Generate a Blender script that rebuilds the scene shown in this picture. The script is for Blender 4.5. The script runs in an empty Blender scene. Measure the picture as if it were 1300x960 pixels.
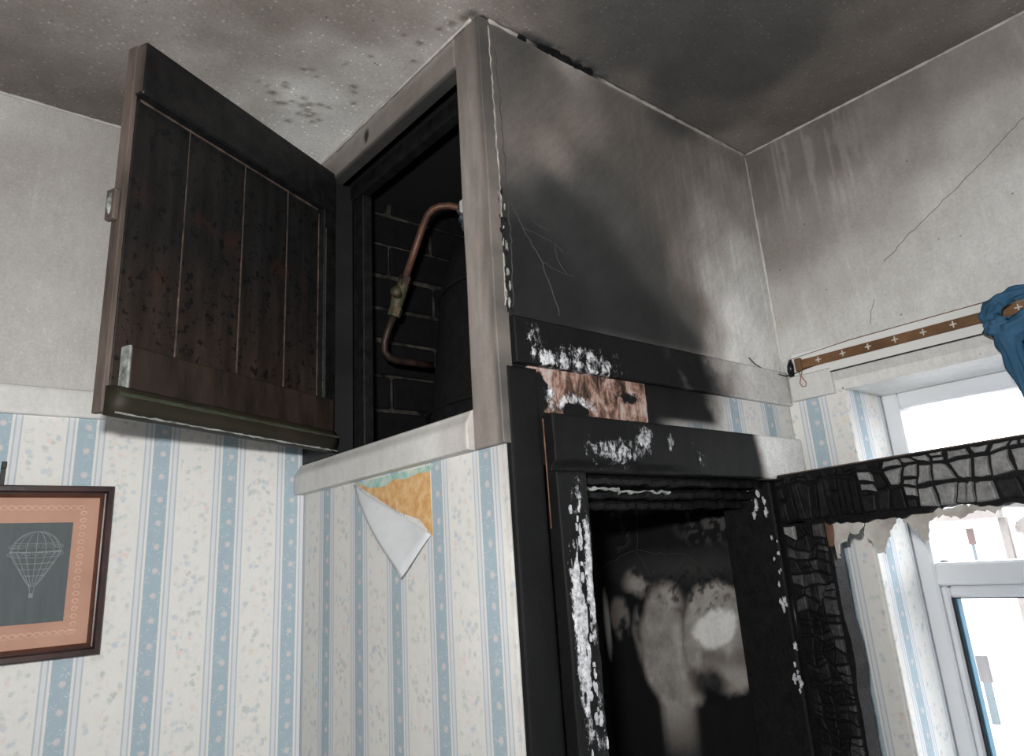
import bpy, math, random
import numpy as np
from mathutils import Matrix, Vector

random.seed(7)
scn = bpy.context.scene
COL = scn.collection

# ------------------------------------------------------------------ camera, sky, lights, exposure
# metres, floor at z = 0; X runs along the left wall, Y along the window wall
XB, YB, XW, YL, ZC, EYE = 0.590, 0.6975, 1.289, 1.291, 2.412, 1.62
cd = bpy.data.cameras.new('camera'); cam = bpy.data.objects.new('camera', cd); COL.objects.link(cam)
cd.sensor_fit = 'HORIZONTAL'; cd.sensor_width = 36.0; cd.lens = 928.06 / 1300 * 36.0
cd.shift_y = -45.0 / 1300; cd.clip_start = 0.02; cd.clip_end = 200
right, up, fwd = (0.76614, -0.6394, -0.06469), (-0.13863, -0.26271, 0.95486), (0.62754, 0.7226, 0.28992)
cam.matrix_world = Matrix(((right[0], up[0], -fwd[0], 0), (right[1], up[1], -fwd[1], 0), (right[2], up[2], -fwd[2], EYE), (0, 0, 0, 1)))
scn.camera = cam
w = bpy.data.worlds.new('overcast_sky'); scn.world = w; w.use_nodes = True
bg = w.node_tree.nodes['Background']; bg.inputs[0].default_value = (0.93, 0.97, 1.0, 1); bg.inputs[1].default_value = 10.0
fl = bpy.data.lights.new('camera_flash', 'AREA'); fl.shape = 'RECTANGLE'; fl.size = 0.045; fl.size_y = 0.03; fl.energy = 12.5; fl.color = (1.0, 0.985, 0.96)
fo = bpy.data.objects.new('camera_flash', fl); COL.objects.link(fo)
fo.matrix_world = Matrix.Translation((-0.05, 0.02, EYE + 0.10)) @ cam.matrix_world.to_3x3().to_4x4()
dl = bpy.data.lights.new('rear_fill_light', 'AREA'); dl.shape = 'RECTANGLE'; dl.size = 1.3; dl.size_y = 1.1; dl.energy = 11; dl.color = (0.9, 0.96, 1.0)  # added fill light behind the camera, no window is built there
do = bpy.data.objects.new('rear_fill_light', dl); COL.objects.link(do)
do.location = (-0.3, -1.85, 1.45); do.rotation_euler = (math.radians(90), 0, 0)
scn.view_settings.view_transform = 'Standard'; scn.view_settings.look = 'None'
scn.view_settings.gamma = 1; scn.view_settings.use_curve_mapping = False; scn.view_settings.exposure = 0.0

# ------------------------------------------------------------------ surface tone samples (position, reflectance): soot, plus leftover light and shade in the colour
# <soot and shade samples>
CEIL = [(0.030, 1.094, 0.226), (0.043, 1.210, 0.185), (0.109, 1.234, 0.171), (0.123, 1.067, 0.253), (0.205, 1.247, 0.152), (0.205, 0.969, 0.292), (0.299, 1.053, 0.343), (0.307, 0.936, 0.257), (0.341, 0.871, 0.182), (0.402, 1.084, 0.476), (0.417, 0.901, 0.375), (0.457, 1.046, 0.740), (0.544, 1.169, 0.820), (0.545, 1.042, 0.652), (0.525, 0.895, 0.500), (0.434, 0.805, 0.200), (0.500, 0.758, 0.243), (0.567, 0.818, 0.409), (0.567, 0.730, 0.395), (0.565, 0.688, 0.262), (0.610, 0.669, 0.169), (0.643, 0.635, 0.102), (0.697, 0.659, 0.128), (0.636, 0.681, 0.203), (0.723, 0.598, 0.078), (0.788, 0.662, 0.088), (0.828, 0.611, 0.067), (0.907, 0.680, 0.126), (0.948, 0.625, 0.058), (0.823, 0.527, 0.069), (0.936, 0.534, 0.060), (1.108, 0.658, 0.094), (1.234, 0.671, 0.191), (1.065, 0.543, 0.061), (1.028, 0.446, 0.067), (1.191, 0.540, 0.125), (1.185, 0.460, 0.130), (1.101, 0.349, 0.121), (1.223, 0.407, 0.133), (1.216, 0.336, 0.162), (1.190, 0.264, 0.145), (1.224, 0.218, 0.223), (1.252, 0.287, 0.154)]
WALLR = [(0.687, 2.365, 0.120), (0.679, 2.307, 0.170), (0.670, 2.215, 0.229), (0.691, 2.054, 0.429), (0.607, 2.362, 0.173), (0.600, 2.220, 0.273), (0.663, 1.982, 0.622), (0.525, 2.355, 0.160), (0.502, 2.394, 0.129), (0.447, 2.364, 0.212), (0.478, 2.216, 0.369), (0.535, 2.082, 0.477), (0.372, 2.386, 0.175), (0.400, 2.257, 0.312), (0.311, 2.365, 0.244), (0.356, 2.160, 0.559), (0.444, 2.050, 0.571), (0.245, 2.386, 0.234), (0.273, 2.266, 0.470), (0.200, 2.386, 0.280), (0.262, 2.118, 0.623), (0.331, 2.010, 0.658), (0.394, 1.990, 0.647), (0.522, 2.002, 0.619), (0.285, 2.019, 0.604), (0.230, 2.256, 0.426)]
WALLL = [(0.061, 2.381, 0.581), (0.109, 2.392, 0.448), (0.168, 2.383, 0.432), (0.221, 2.371, 0.398), (0.086, 2.302, 0.375), (0.175, 2.302, 0.400), (0.137, 2.231, 0.417), (0.101, 2.166, 0.456), (0.189, 2.159, 0.461), (0.135, 2.040, 0.501), (0.201, 2.024, 0.499), (0.145, 1.952, 0.520), (0.209, 1.947, 0.553)]
PANEL = [(0.626, 2.318, 0.090), (0.663, 2.392, 0.079), (0.727, 2.362, 0.126), (0.686, 2.287, 0.123), (0.648, 2.218, 0.137), (0.628, 2.159, 0.101), (0.713, 2.227, 0.199), (0.793, 2.314, 0.176), (0.623, 2.107, 0.041), (0.634, 2.061, 0.014), (0.702, 2.129, 0.035), (0.614, 1.997, 0.012), (0.689, 2.013, 0.017), (0.764, 2.094, 0.032), (0.815, 2.204, 0.079), (0.715, 1.969, 0.014), (0.809, 2.038, 0.027), (0.835, 1.978, 0.019), (0.904, 2.278, 0.108), (0.883, 2.152, 0.082), (0.932, 2.093, 0.065), (1.002, 2.231, 0.134), (0.908, 1.964, 0.015), (0.990, 1.963, 0.022), (1.022, 2.010, 0.103), (1.019, 2.097, 0.174), (1.097, 2.343, 0.164), (1.195, 2.323, 0.227), (1.117, 2.215, 0.302), (1.084, 2.081, 0.479), (1.083, 1.976, 0.335), (1.145, 2.031, 0.816), (1.204, 2.154, 0.559), (1.260, 2.307, 0.299), (1.125, 1.953, 0.820), (1.208, 1.980, 0.753), (1.224, 1.943, 0.734), (1.237, 2.079, 0.604), (1.064, 2.417, 0.066), (1.240, 2.391, 0.180), (0.882, 2.396, 0.126), (0.768, 2.410, 0.297)]
# </soot and shade samples>

# ------------------------------------------------------------------ node helper
class NT:
    def __init__(s, name):
        s.m = bpy.data.materials.new(name); s.m.use_nodes = True; s.t = s.m.node_tree; s.t.nodes.clear()
        s.out = s.t.nodes.new('ShaderNodeOutputMaterial'); s.b = s.t.nodes.new('ShaderNodeBsdfPrincipled')
        s.t.links.new(s.b.outputs[0], s.out.inputs[0])
    def n(s, typ, **kw):
        nd = s.t.nodes.new('ShaderNode' + typ)
        for k, v in kw.items(): setattr(nd, k, v)
        return nd
    def put(s, sock, v):
        if isinstance(v, bpy.types.NodeSocket): s.t.links.new(v, sock)
        elif v is not None:
            if isinstance(v, (tuple, list)) and sock.type == 'RGBA' and len(v) == 3: v = (*v, 1)
            sock.default_value = v
    def math(s, op, a, b=None, c=None, clamp=False):
        nd = s.n('Math', operation=op, use_clamp=clamp)
        for i, v in enumerate((a, b, c)): s.put(nd.inputs[i], v) if v is not None else None
        return nd.outputs[0]
    def mix(s, f, a, b, mode='MIX'):
        nd = s.n('Mix', data_type='RGBA', blend_type=mode); s.put(nd.inputs[0], f); s.put(nd.inputs[6], a); s.put(nd.inputs[7], b); return nd.outputs[2]
    def attr(s, name, vec=False):
        nd = s.n('Attribute'); nd.attribute_name = name; return nd.outputs['Vector'] if vec else nd.outputs['Fac']
    def noise(s, co, scale, det=3, rough=0.55, dist=0.0):
        nd = s.n('TexNoise'); s.put(nd.inputs['Vector'], co); nd.inputs['Scale'].default_value = scale
        nd.inputs['Detail'].default_value = det; nd.inputs['Roughness'].default_value = rough; nd.inputs['Distortion'].default_value = dist
        return nd.outputs[0]
    def voro(s, co, scale, feature='F1', rnd=1.0):
        nd = s.n('TexVoronoi', feature=feature); s.put(nd.inputs['Vector'], co); nd.inputs['Scale'].default_value = scale
        if 'Randomness' in nd.inputs: nd.inputs['Randomness'].default_value = rnd
        return nd.outputs
    def ramp(s, f, stops):
        nd = s.n('ValToRGB'); s.put(nd.inputs[0], f); e = nd.color_ramp.elements
        while len(e) < len(stops): e.new(0.5)
        for el, (p, c) in zip(e, stops): el.position = p; el.color = (*c, 1)
        return nd.outputs[0]
    def step(s, v, lo, hi):
        nd = s.n('MapRange', interpolation_type='SMOOTHSTEP'); s.put(nd.inputs[0], v); nd.inputs[1].default_value = lo; nd.inputs[2].default_value = hi; return nd.outputs[0]
    def mapping(s, co, scale=(1, 1, 1), loc=(0, 0, 0)):
        nd = s.n('Mapping'); s.put(nd.inputs[0], co); nd.inputs['Scale'].default_value = scale; nd.inputs['Location'].default_value = loc; return nd.outputs[0]
    def bump(s, h, strength, dist=0.002):
        nd = s.n('Bump'); nd.inputs['Strength'].default_value = strength; nd.inputs['Distance'].default_value = dist; s.put(nd.inputs['Height'], h)
        s.t.links.new(nd.outputs[0], s.b.inputs['Normal'])
    def done(s, col, rough=0.6, metal=0.0, spec=0.5):
        s.put(s.b.inputs['Base Color'], col); s.put(s.b.inputs['Roughness'], rough); s.b.inputs['Metallic'].default_value = metal
        s.b.inputs['Specular IOR Level'].default_value = spec
        return s.m

def wallpaper(t, uv):
    """cream floral paper with blue stripes, u and v in metres"""
    sep = t.n('SeparateXYZ'); t.put(sep.inputs[0], uv); u, v = sep.outputs[0], sep.outputs[1]
    P = 0.1122
    ph = t.math('SUBTRACT', t.math('FRACT', t.math('ADD', t.math('DIVIDE', u, P), 0.5)), 0.5)   # -.5 .. .5, 0 = stripe centre
    a = t.math('ABSOLUTE', ph)
    cream = (0.80, 0.785, 0.755)
    def line(c, wd): return t.math('SUBTRACT', 1.0, t.step(t.math('ABSOLUTE', t.math('SUBTRACT', a, c)), wd * 0.5, wd))
    blue = t.math('SUBTRACT', 1.0, t.step(a, 0.112, 0.120))
    lil = t.math('MULTIPLY', t.step(a, 0.158, 0.165), t.math('SUBTRACT', 1.0, t.step(a, 0.222, 0.229)))
    lines = t.math('MAXIMUM', line(0.158, 0.014), line(0.229, 0.014))
    # floral band
    dn = t.n('TexNoise'); t.put(dn.inputs['Vector'], uv); dn.inputs['Scale'].default_value = 150.0; dn.inputs['Detail'].default_value = 2.0; ad = t.n('VectorMath', operation='MULTIPLY_ADD'); t.put(ad.inputs[0], dn.outputs[1]); ad.inputs[1].default_value = (.012, .012, 0); t.put(ad.inputs[2], uv)
    vo = t.voro(ad.outputs[0], 98.0); sv = t.n('SeparateColor'); t.put(sv.inputs[0], vo[1])
    nz = t.noise(uv, 420.0, 2, 0.6)
    petal = t.math('SUBTRACT', 1.0, t.step(t.math('ADD', vo[0], t.math('MULTIPLY', nz, 0.55)), 0.52, 0.86))
    have = t.step(sv.outputs[0], 0.10, 0.16)
    band = t.math('MULTIPLY', t.step(a, 0.25, 0.31), t.math('MULTIPLY', t.step(t.noise(uv, 34.0, 2), 0.34, 0.60), 1.1))
    fm = t.math('MULTIPLY', t.math('MULTIPLY', petal, have), t.math('MULTIPLY', band, 0.52), clamp=True)
    fcol = t.ramp(sv.outputs[1], [(0.0, (0.40, 0.45, 0.42)), (0.30, (0.47, 0.53, 0.50)), (0.40, (0.48, 0.53, 0.50)), (0.44, (0.78, 0.57, 0.53)), (0.62, (0.80, 0.64, 0.60)), (0.66, (0.38, 0.48, 0.60)), (1.0, (0.50, 0.58, 0.66))])
    # stripe: speckle and small pink flowers
    mp = t.n('CombineXYZ'); t.put(mp.inputs[0], t.math('MULTIPLY', t.math('SUBTRACT', ph, 0.02), P)); t.put(mp.inputs[1], t.math('MULTIPLY', t.math('SUBTRACT', t.math('FRACT', t.math('DIVIDE', v, 0.037)), 0.5), 0.037))
    ln = t.n('VectorMath', operation='LENGTH'); t.put(ln.inputs[0], mp.outputs[0])
    flower = t.math('SUBTRACT', 1.0, t.step(t.math('ADD', ln.outputs[1], t.math('MULTIPLY', t.noise(uv, 520.0, 1), 0.006)), 0.0062, 0.0085))
    sp = t.math('MULTIPLY', t.math('SUBTRACT', 1.0, t.step(t.voro(uv, 330.0)[0], 0.22, 0.38)), t.step(t.noise(uv, 75.0, 1), 0.45, 0.6))
    bcol = t.mix(t.math('MULTIPLY', sp, 0.7), (0.40, 0.50, 0.565), (0.74, 0.74, 0.73))
    bcol = t.mix(t.math('MULTIPLY', flower, 0.75), bcol, (0.74, 0.65, 0.64))
    c = t.mix(fm, cream, fcol)
    c = t.mix(t.math('MULTIPLY', lil, 0.55), c, (0.66, 0.69, 0.76))
    c = t.mix(t.math('MULTIPLY', lines, 0.75), c, (0.42, 0.50, 0.57))
    return t.mix(blue, c, bcol)

def sooted(name, paper=False, grain=(1, 1, 1), g_amp=0.25, f_amp=0.25, rough=0.62, bump=0.25, warm=1.0, bare=None, speck=0.0, drag=0.0, spec=0.35, mottle=0.16):
    """paint, plaster or paper under soot. 'alb' = reflectance from soot and, where sampled, shade put into the colour, 'flake' = white ash, 'bare' = exposed layer, 'wp' = wallpaper"""
    t = NT(name); co = t.n('TexCoord').outputs['Object']; uv = t.n('UVMap').outputs[0]
    alb = t.attr('alb')
    n1 = t.noise(t.mapping(co, grain), 14.0, 5, 0.6, 0.3); n2 = t.noise(co, 230.0, 4, 0.7)
    k = t.math('ADD', t.math('MULTIPLY', t.math('SUBTRACT', n1, 0.5), g_amp * 2), t.math('MULTIPLY', t.math('SUBTRACT', n2, 0.5), f_amp * 2))
    k = t.math('ADD', k, t.math('MULTIPLY', t.math('SUBTRACT', t.noise(t.mapping(co, grain), 75.0, 4, 0.7), 0.5), mottle * 2)); a = t.math('MULTIPLY', alb, t.math('ADD', 1.0, k))
    if speck:
        vo = t.voro(t.mapping(co, (1, 1, 1)), 115.0); sc = t.n('SeparateColor'); t.put(sc.inputs[0], vo[1])
        d = t.math('MULTIPLY', t.math('SUBTRACT', 1.0, t.step(vo[0], 0.12, 0.34)), t.step(t.math('ADD', sc.outputs[0], t.math('MULTIPLY', t.noise(co, 9.0, 4, 0.65), 1.3)), 1.12, 1.5))
        a = t.math('MULTIPLY', a, t.math('ADD', 1.0, t.math('MULTIPLY', d, speck)))
        vd = t.voro(co, 60.0); sd = t.n('SeparateColor'); t.put(sd.inputs[0], vd[1])
        d2 = t.math('MULTIPLY', t.math('SUBTRACT', 1.0, t.step(vd[0], 0.05, 0.13)), t.step(sd.outputs[1], 0.86, 0.9))
        a = t.math('MULTIPLY', a, t.math('SUBTRACT', 1.0, t.math('MULTIPLY', d2, 0.7)))
    if drag:
        n3 = t.noise(t.mapping(co, (9.0, 9.0, 0.55)), 11.0, 3, 0.6)
        a = t.math('MULTIPLY', a, t.math('ADD', 1.0, t.math('MULTIPLY', t.step(n3, 0.60, 0.75), drag)))
    a = t.math('MAXIMUM', a, 0.003)
    W = warm
    tint = t.ramp(a, [(0.0, (0.95, 1.0, 1.06)), (0.05, (1.0, 0.995, 0.98)), (0.14, (1 + .095 * W, 0.985, 1 - .085 * W)), (0.32, (1 + .055 * W, 0.99, 1 - .055 * W)), (0.6, (1.01, 1.0, 0.97))])
    g = t.n('CombineXYZ'); [t.put(g.inputs[i], a) for i in range(3)]
    col = t.mix(1.0, g.outputs[0], tint, 'MULTIPLY')
    if paper:
        gp = t.n('CombineXYZ'); ap = t.math('MULTIPLY', t.attr('alb'), t.math('ADD', 1.3, t.math('MULTIPLY', k, 0.35))); [t.put(gp.inputs[i], ap) for i in range(3)]
        col = t.mix(t.attr('wp'), col, t.mix(1.0, wallpaper(t, uv), gp.outputs[0], 'MULTIPLY'))
    if bare:
        nb = t.noise(t.mapping(co, (1, 1, 0.5)), 44.0, 6, 0.72, 0.4)
        bc = t.ramp(nb, bare)
        fb = t.step(t.math('ADD', t.attr('bare'), t.math('MULTIPLY', t.math('SUBTRACT', t.noise(co, 60.0, 6, 0.75), 0.5), 1.0)), 0.43, 0.57)
        col = t.mix(fb, col, bc)
    ff = t.math('MULTIPLY', t.step(t.math('ADD', t.attr('flake'), t.math('MULTIPLY', t.math('SUBTRACT', t.noise(t.mapping(co, (1, 1, 0.55)), 120.0, 7, 0.82), 0.5), 2.6)), 0.50, 0.72), t.step(t.attr('flake'), 0.02, 0.1))
    fc = t.ramp(t.noise(co, 130.0, 4, 0.7), [(0.34, (0.16, 0.165, 0.18)), (0.48, (0.50, 0.51, 0.54)), (0.62, (0.78, 0.78, 0.79))])
    col = t.mix(ff, col, fc)
    t.bump(t.math('ADD', t.math('MULTIPLY', n2, 0.6), t.math('ADD', n1, t.math('MULTIPLY', ff, 1.2))), bump, 0.003)
    return t.done(col, rough, 0, spec)

def plain(name, c, rough=0.5, var=0.12, scale=25.0, grain=(1, 1, 1), metal=0.0, c2=None, bump=0.1, spec=0.4):
    t = NT(name); co = t.mapping(t.n('TexCoord').outputs['Object'], grain)
    n = t.noise(co, scale, 5, 0.6)
    d = c2 or tuple(x * (1 - var * 2) for x in c)
    col = t.ramp(n, [(0.32, d), (0.68, c)])
    t.bump(t.noise(co, scale * 5, 3, 0.6), bump, 0.002)
    return t.done(col, rough, metal, spec)

def char(name, base, light, rough=0.5, spec=0.5):
    t = NT(name); co = t.n('TexCoord').outputs['Object']
    n = t.noise(co, 60.0, 6, 0.7); f = t.noise(t.mapping(co, (1, 1, 1)), 260.0, 4, 0.7)
    col = t.ramp(t.math('ADD', t.math('MULTIPLY', n, 0.7), t.math('MULTIPLY', f, 0.3)), [(0.36, base), (0.66, light)])
    t.bump(t.math('ADD', t.math('MULTIPLY', t.voro(co, 90.0, 'DISTANCE_TO_EDGE')[0], 0.35), f), 0.5, 0.003)
    return t.done(col, rough, 0, spec)

BARE = [(0.37, (0.022, 0.017, 0.014)), (0.44, (0.10, 0.060, 0.045)), (0.50, (0.27, 0.16, 0.125)), (0.56, (0.42, 0.30, 0.26)), (0.63, (0.44, 0.41, 0.39))]
M = {}
M['plaster'] = sooted('sooted_plaster_and_wallpaper', True, (1, 1, 0.5), 0.10, 0.26, 0.75, 0.22, speck=0.12, drag=0.10, bare=BARE, warm=1.25)
M['ceiling'] = sooted('sooted_ceiling_paint', False, (1, 1, 1), 0.16, 0.42, 0.75, 0.3, speck=0.6, warm=1.35)
M['panel'] = sooted('sooted_panel_board', False, (2.0, 1, 0.9), 0.14, 0.26, 0.55, 0.12, speck=0.0, drag=0.12, warm=1.35)
M['paint'] = sooted('sooted_gloss_paint', False, (1, 1, 0.6), 0.16, 0.16, 0.5, 0.2, warm=1.4)
M['charpaint'] = sooted('burnt_paint', True, (1, 1, 1), 0.3, 0.4, 0.65, 0.5, bare=BARE, spec=0.18)
M['charwood'] = char('charred_wood', (0.0025, 0.0025, 0.003), (0.012, 0.012, 0.013), 0.6, 0.22)
M['charash'] = char('ash_grey_char', (0.13, 0.13, 0.13), (0.31, 0.31, 0.31), 0.7, 0.3)
M['chargrey'] = char('dark_grey_char', (0.012, 0.012, 0.013), (0.085, 0.085, 0.085), 0.65, 0.3)
M['charmid'] = char('dull_black_char', (0.004, 0.004, 0.0045), (0.024, 0.024, 0.026), 0.6, 0.25)
M['mortar'] = plain('sooty_mortar', (0.085, 0.078, 0.068), 0.9, 0.2, 30, c2=(0.002, 0.002, 0.002), bump=0.6, spec=0.2)
M['brick'] = char('sooty_brick', (0.003, 0.003, 0.004), (0.008, 0.008, 0.009), 0.85, 0.2)
M['tank'] = char('sooty_tank_jacket', (0.004, 0.004, 0.005), (0.012, 0.012, 0.013), 0.8, 0.2)
M['copper'] = plain('tarnished_copper', (0.17, 0.082, 0.056), 0.5, 0.2, 40, (1, 1, 1), 0.35, (0.07, 0.04, 0.03), 0.3)
M['copperdark'] = plain('blackened_copper', (0.055, 0.03, 0.022), 0.5, 0.2, 50, (1, 1, 1), 0.3, (0.015, 0.012, 0.01), 0.4)
M['verdigris'] = plain('brass_with_verdigris', (0.12, 0.065, 0.035), 0.55, 0.2, 70, (1, 1, 1), 0.2, (0.035, 0.075, 0.045), 0.5)
M['ashlump'] = plain('grey_ash_lump', (0.10, 0.115, 0.13), 0.85, 0.3, 60, c2=(0.012, 0.013, 0.016), bump=0.8)
M['white'] = plain('white_paint', (0.78, 0.775, 0.76), 0.5, 0.03, 18)
M['pvc'] = plain('white_window_plastic', (0.80, 0.815, 0.835), 0.32, 0.015, 10, bump=0.0)
M['gasket'] = plain('dark_rubber_gasket', (0.012, 0.018, 0.022), 0.5, 0.1)
M['gasketblue'] = plain('blue_glazing_spacer', (0.10, 0.28, 0.40), 0.35, 0.1)
M['mahogany'] = plain('dark_red_brown_frame_wood', (0.060, 0.026, 0.024), 0.35, 0.2, 30, (1, 1, 1), 0, (0.026, 0.014, 0.015))
M['slip'] = plain('brown_inner_slip', (0.13, 0.05, 0.032), 0.4, 0.2, 30)
M['mount'] = plain('copper_coloured_mount', (0.56, 0.32, 0.235), 0.6, 0.10, 14, c2=(0.48, 0.265, 0.19))
M['relief'] = plain('embossed_mount_border', (0.78, 0.55, 0.42), 0.5, 0.08, 30)
M['slate'] = plain('slate_grey_picture_ground', (0.105, 0.125, 0.132), 0.6, 0.12, 16, (6, 1, 1), 0, (0.080, 0.096, 0.103))
M['lace'] = plain('pale_lace_thread', (0.34, 0.37, 0.38), 0.8, 0.2, 120)
M['iron'] = plain('black_iron', (0.012, 0.011, 0.011), 0.45, 0.2)
M['trackbrown'] = plain('brown_plastic_track', (0.245, 0.125, 0.055), 0.5, 0.2, 9, (1, 1, 1), 0, (0.085, 0.042, 0.022))
M['cross'] = plain('pale_track_clip', (0.66, 0.63, 0.57), 0.6, 0.1)
M['cord'] = plain('pink_brown_cord', (0.33, 0.16, 0.12), 0.7, 0.1)
M['melt'] = plain('melted_black_plastic', (0.008, 0.009, 0.010), 0.3, 0.2)
M['orange'] = plain('old_orange_distemper', (0.74, 0.52, 0.28), 0.85, 0.2, 75, c2=(0.58, 0.28, 0.08), bump=0.5)
M['teal'] = plain('old_teal_paint', (0.22, 0.46, 0.41), 0.8, 0.2, 60, c2=(0.62, 0.66, 0.58))
M['backing'] = plain('wallpaper_back', (0.62, 0.64, 0.66), 0.85, 0.05, 30)
M['remnant'] = plain('scorched_hardboard_remnant', (0.62, 0.60, 0.57), 0.85, 0.2, 24, c2=(0.33, 0.30, 0.27), bump=0.3)
M['render'] = plain('white_house_render', (0.86, 0.85, 0.83), 0.8, 0.02, 2)
M['pinkrender'] = plain('pink_house_render', (0.17, 0.115, 0.11), 0.8, 0.04, 2)
M['roof'] = plain('grey_roof_tiles', (0.07, 0.065, 0.065), 0.8, 0.1, 4)
M['gutter'] = plain('brown_gutter', (0.11, 0.095, 0.088), 0.5, 0.1)
M['houseglass'] = plain('dull_window_glass', (0.05, 0.066, 0.075), 0.4, 0.1, 3)
M['blind'] = plain('pink_brown_blind', (0.085, 0.055, 0.05), 0.7, 0.1, 3)
M['ground'] = plain('grey_tarmac', (0.16, 0.16, 0.165), 0.9, 0.1, 3)
M['leaf'] = plain('tree_leaves', (0.12, 0.19, 0.06), 0.7, 0.3, 6)
M['bark'] = plain('tree_bark', (0.12, 0.09, 0.07), 0.8, 0.2, 6)
M['floor'] = plain('brown_carpet', (0.15, 0.12, 0.10), 0.95, 0.1, 60)

def mk_door():
    t = NT('scorched_dark_door_boards'); co = t.n('TexCoord').outputs['Object']
    g = t.noise(t.mapping(co, (1, 1, 0.12)), 45.0, 4, 0.6); n = t.noise(co, 7.0, 4, 0.6); blot = t.noise(co, 52.0, 4, 0.75)
    sep = t.n('SeparateXYZ'); t.put(sep.inputs[0], co)
    h = t.step(t.math('ADD', sep.outputs[2], t.math('MULTIPLY', n, 0.22)), 0.10, 0.42)          # less burnt towards the foot of the door
    brown = t.ramp(g, [(0.3, (0.018, 0.0125, 0.010)), (0.7, (0.046, 0.031, 0.026))])
    black = t.ramp(g, [(0.3, (0.006, 0.006, 0.006)), (0.7, (0.017, 0.016, 0.016))])
    col = t.mix(h, brown, black)
    rs = t.math('MULTIPLY', t.step(t.noise(co, 9.0, 3, 0.6), 0.58, 0.72), 0.55)
    col = t.mix(rs, col, (0.045, 0.018, 0.012))
    col = t.mix(t.math('MULTIPLY', t.step(blot, 0.55, 0.60), 0.8), col, (0.003, 0.003, 0.004))
    t.bump(t.math('ADD', g, blot), 0.35, 0.002)
    return t.done(col, 0.5, 0, 0.3)
M['door'] = mk_door()
M['doorledge'] = plain('blistered_black_ledge', (0.013, 0.013, 0.013), 0.45, 0.3, 40, (1, 1, 1), 0, (0.004, 0.004, 0.005), 0.5, 0.3)
M['doorfoot'] = plain('scorched_brown_ledge', (0.040, 0.027, 0.021), 0.5, 0.3, 30, (1, 1, 0.3), 0, (0.013, 0.010, 0.009), 0.3, 0.3)
M['mould'] = plain('brown_green_moulding', (0.032, 0.025, 0.016), 0.6, 0.3, 12, (1, 1, 1), 0, (0.014, 0.014, 0.009), 0.3, 0.25)
M['mouldtop'] = plain('green_moulding_nose', (0.075, 0.105, 0.066), 0.45, 0.3, 25, (1, 1, 1), 0, (0.045, 0.040, 0.026), 0.3)
M['dooredge'] = plain('scorched_bare_edge', (0.20, 0.155, 0.135), 0.6, 0.3, 22, (1, 1, 0.2), 0, (0.06, 0.045, 0.038), 0.4)
M['ashedge'] = plain('ashy_grey_edge', (0.42, 0.44, 0.42), 0.8, 0.2, 60, c2=(0.08, 0.085, 0.08), bump=0.6)
M['seam'] = plain('pale_exposed_seam', (0.17, 0.12, 0.10), 0.6, 0.25, 40, c2=(0.035, 0.026, 0.022))
M['palecrack'] = plain('pale_cracked_filler', (0.50, 0.47, 0.43), 0.8, 0.2, 60, c2=(0.24, 0.22, 0.20))
M['hair'] = plain('pale_hairline_crack', (0.075, 0.070, 0.066), 0.8, 0.2, 60)
M['darkcrack'] = plain('dark_hairline_crack', (0.27, 0.25, 0.235), 0.8, 0.2, 60)
M['ashwhite'] = plain('white_ash_flake', (0.74, 0.75, 0.78), 0.85, 0.2, 140, c2=(0.30, 0.31, 0.34), bump=0.6)
M['barewood'] = plain('orange_bare_wood', (0.22, 0.12, 0.075), 0.6, 0.2, 40, c2=(0.10, 0.05, 0.03))

def mk_cloth():
    t = NT('blue_curtain_cloth'); co = t.n('TexCoord').outputs['Object']
    col = t.ramp(t.noise(co, 20.0, 3), [(0.3, (0.028, 0.085, 0.155)), (0.7, (0.050, 0.135, 0.235))])
    t.bump(t.noise(co, 500.0, 2), 0.2, 0.001); return t.done(col, 0.85, 0, 0.2)
M['cloth'] = mk_cloth()
def mk_glass(name):
    t = NT(name); t.t.nodes.remove(t.b)
    tr = t.n('BsdfTransparent'); gl = t.n('BsdfGlossy'); gl.inputs['Roughness'].default_value = 0.03; fr = t.n('Fresnel'); fr.inputs[0].default_value = 1.45; mx = t.n('MixShader')
    t.put(mx.inputs[0], t.math('MULTIPLY', fr.outputs[0], 0.6)); t.put(mx.inputs[1], tr.outputs[0]); t.put(mx.inputs[2], gl.outputs[0]); t.put(t.out.inputs[0], mx.outputs[0])
    return t.m
M['glass'] = mk_glass('clear_glass')

# ------------------------------------------------------------------ numeric helpers
def vnoise(x, y, seed=0):
    xi, yi = np.floor(x).astype(np.int64), np.floor(y).astype(np.int64); fx, fy = x - xi, y - yi
    fx, fy = fx * fx * (3 - 2 * fx), fy * fy * (3 - 2 * fy)
    def h(a, b):
        n = (a * 374761393 + b * 668265263 + seed * 1442695041) & 0x7fffffff
        n = ((n ^ (n >> 13)) * 1274126177) & 0x7fffffff
        return ((n ^ (n >> 16)) & 0xffff) / 65535.0
    return (h(xi, yi) * (1 - fx) + h(xi + 1, yi) * fx) * (1 - fy) + (h(xi, yi + 1) * (1 - fx) + h(xi + 1, yi + 1) * fx) * fy
def fbm(x, y, s, o=4, seed=0):
    r, a, t = 0, 1.0, 0
    for i in range(o): r = r + a * vnoise(x * s * 2 ** i + 17.3 * i, y * s * 2 ** i - 9.1 * i, seed + i); t += a; a *= 0.55
    return r / t
def field(cp, a, b, e=0.03, pw=2.0):
    """smooth interpolation of scattered soot and shade readings"""
    num = np.zeros_like(a); den = np.zeros_like(a)
    for x, y, v in cp:
        wt = 1.0 / ((a - x) ** 2 + (b - y) ** 2 + e * e) ** pw; num += wt * math.log(v); den += wt
    return np.exp(num / den)
def ell(a, b, x, y, rx, ry, soft=0.5):
    d = np.sqrt(((a - x) / rx) ** 2 + ((b - y) / ry) ** 2); return np.clip((1 + soft - d) / (2 * soft), 0, 1)
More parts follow.
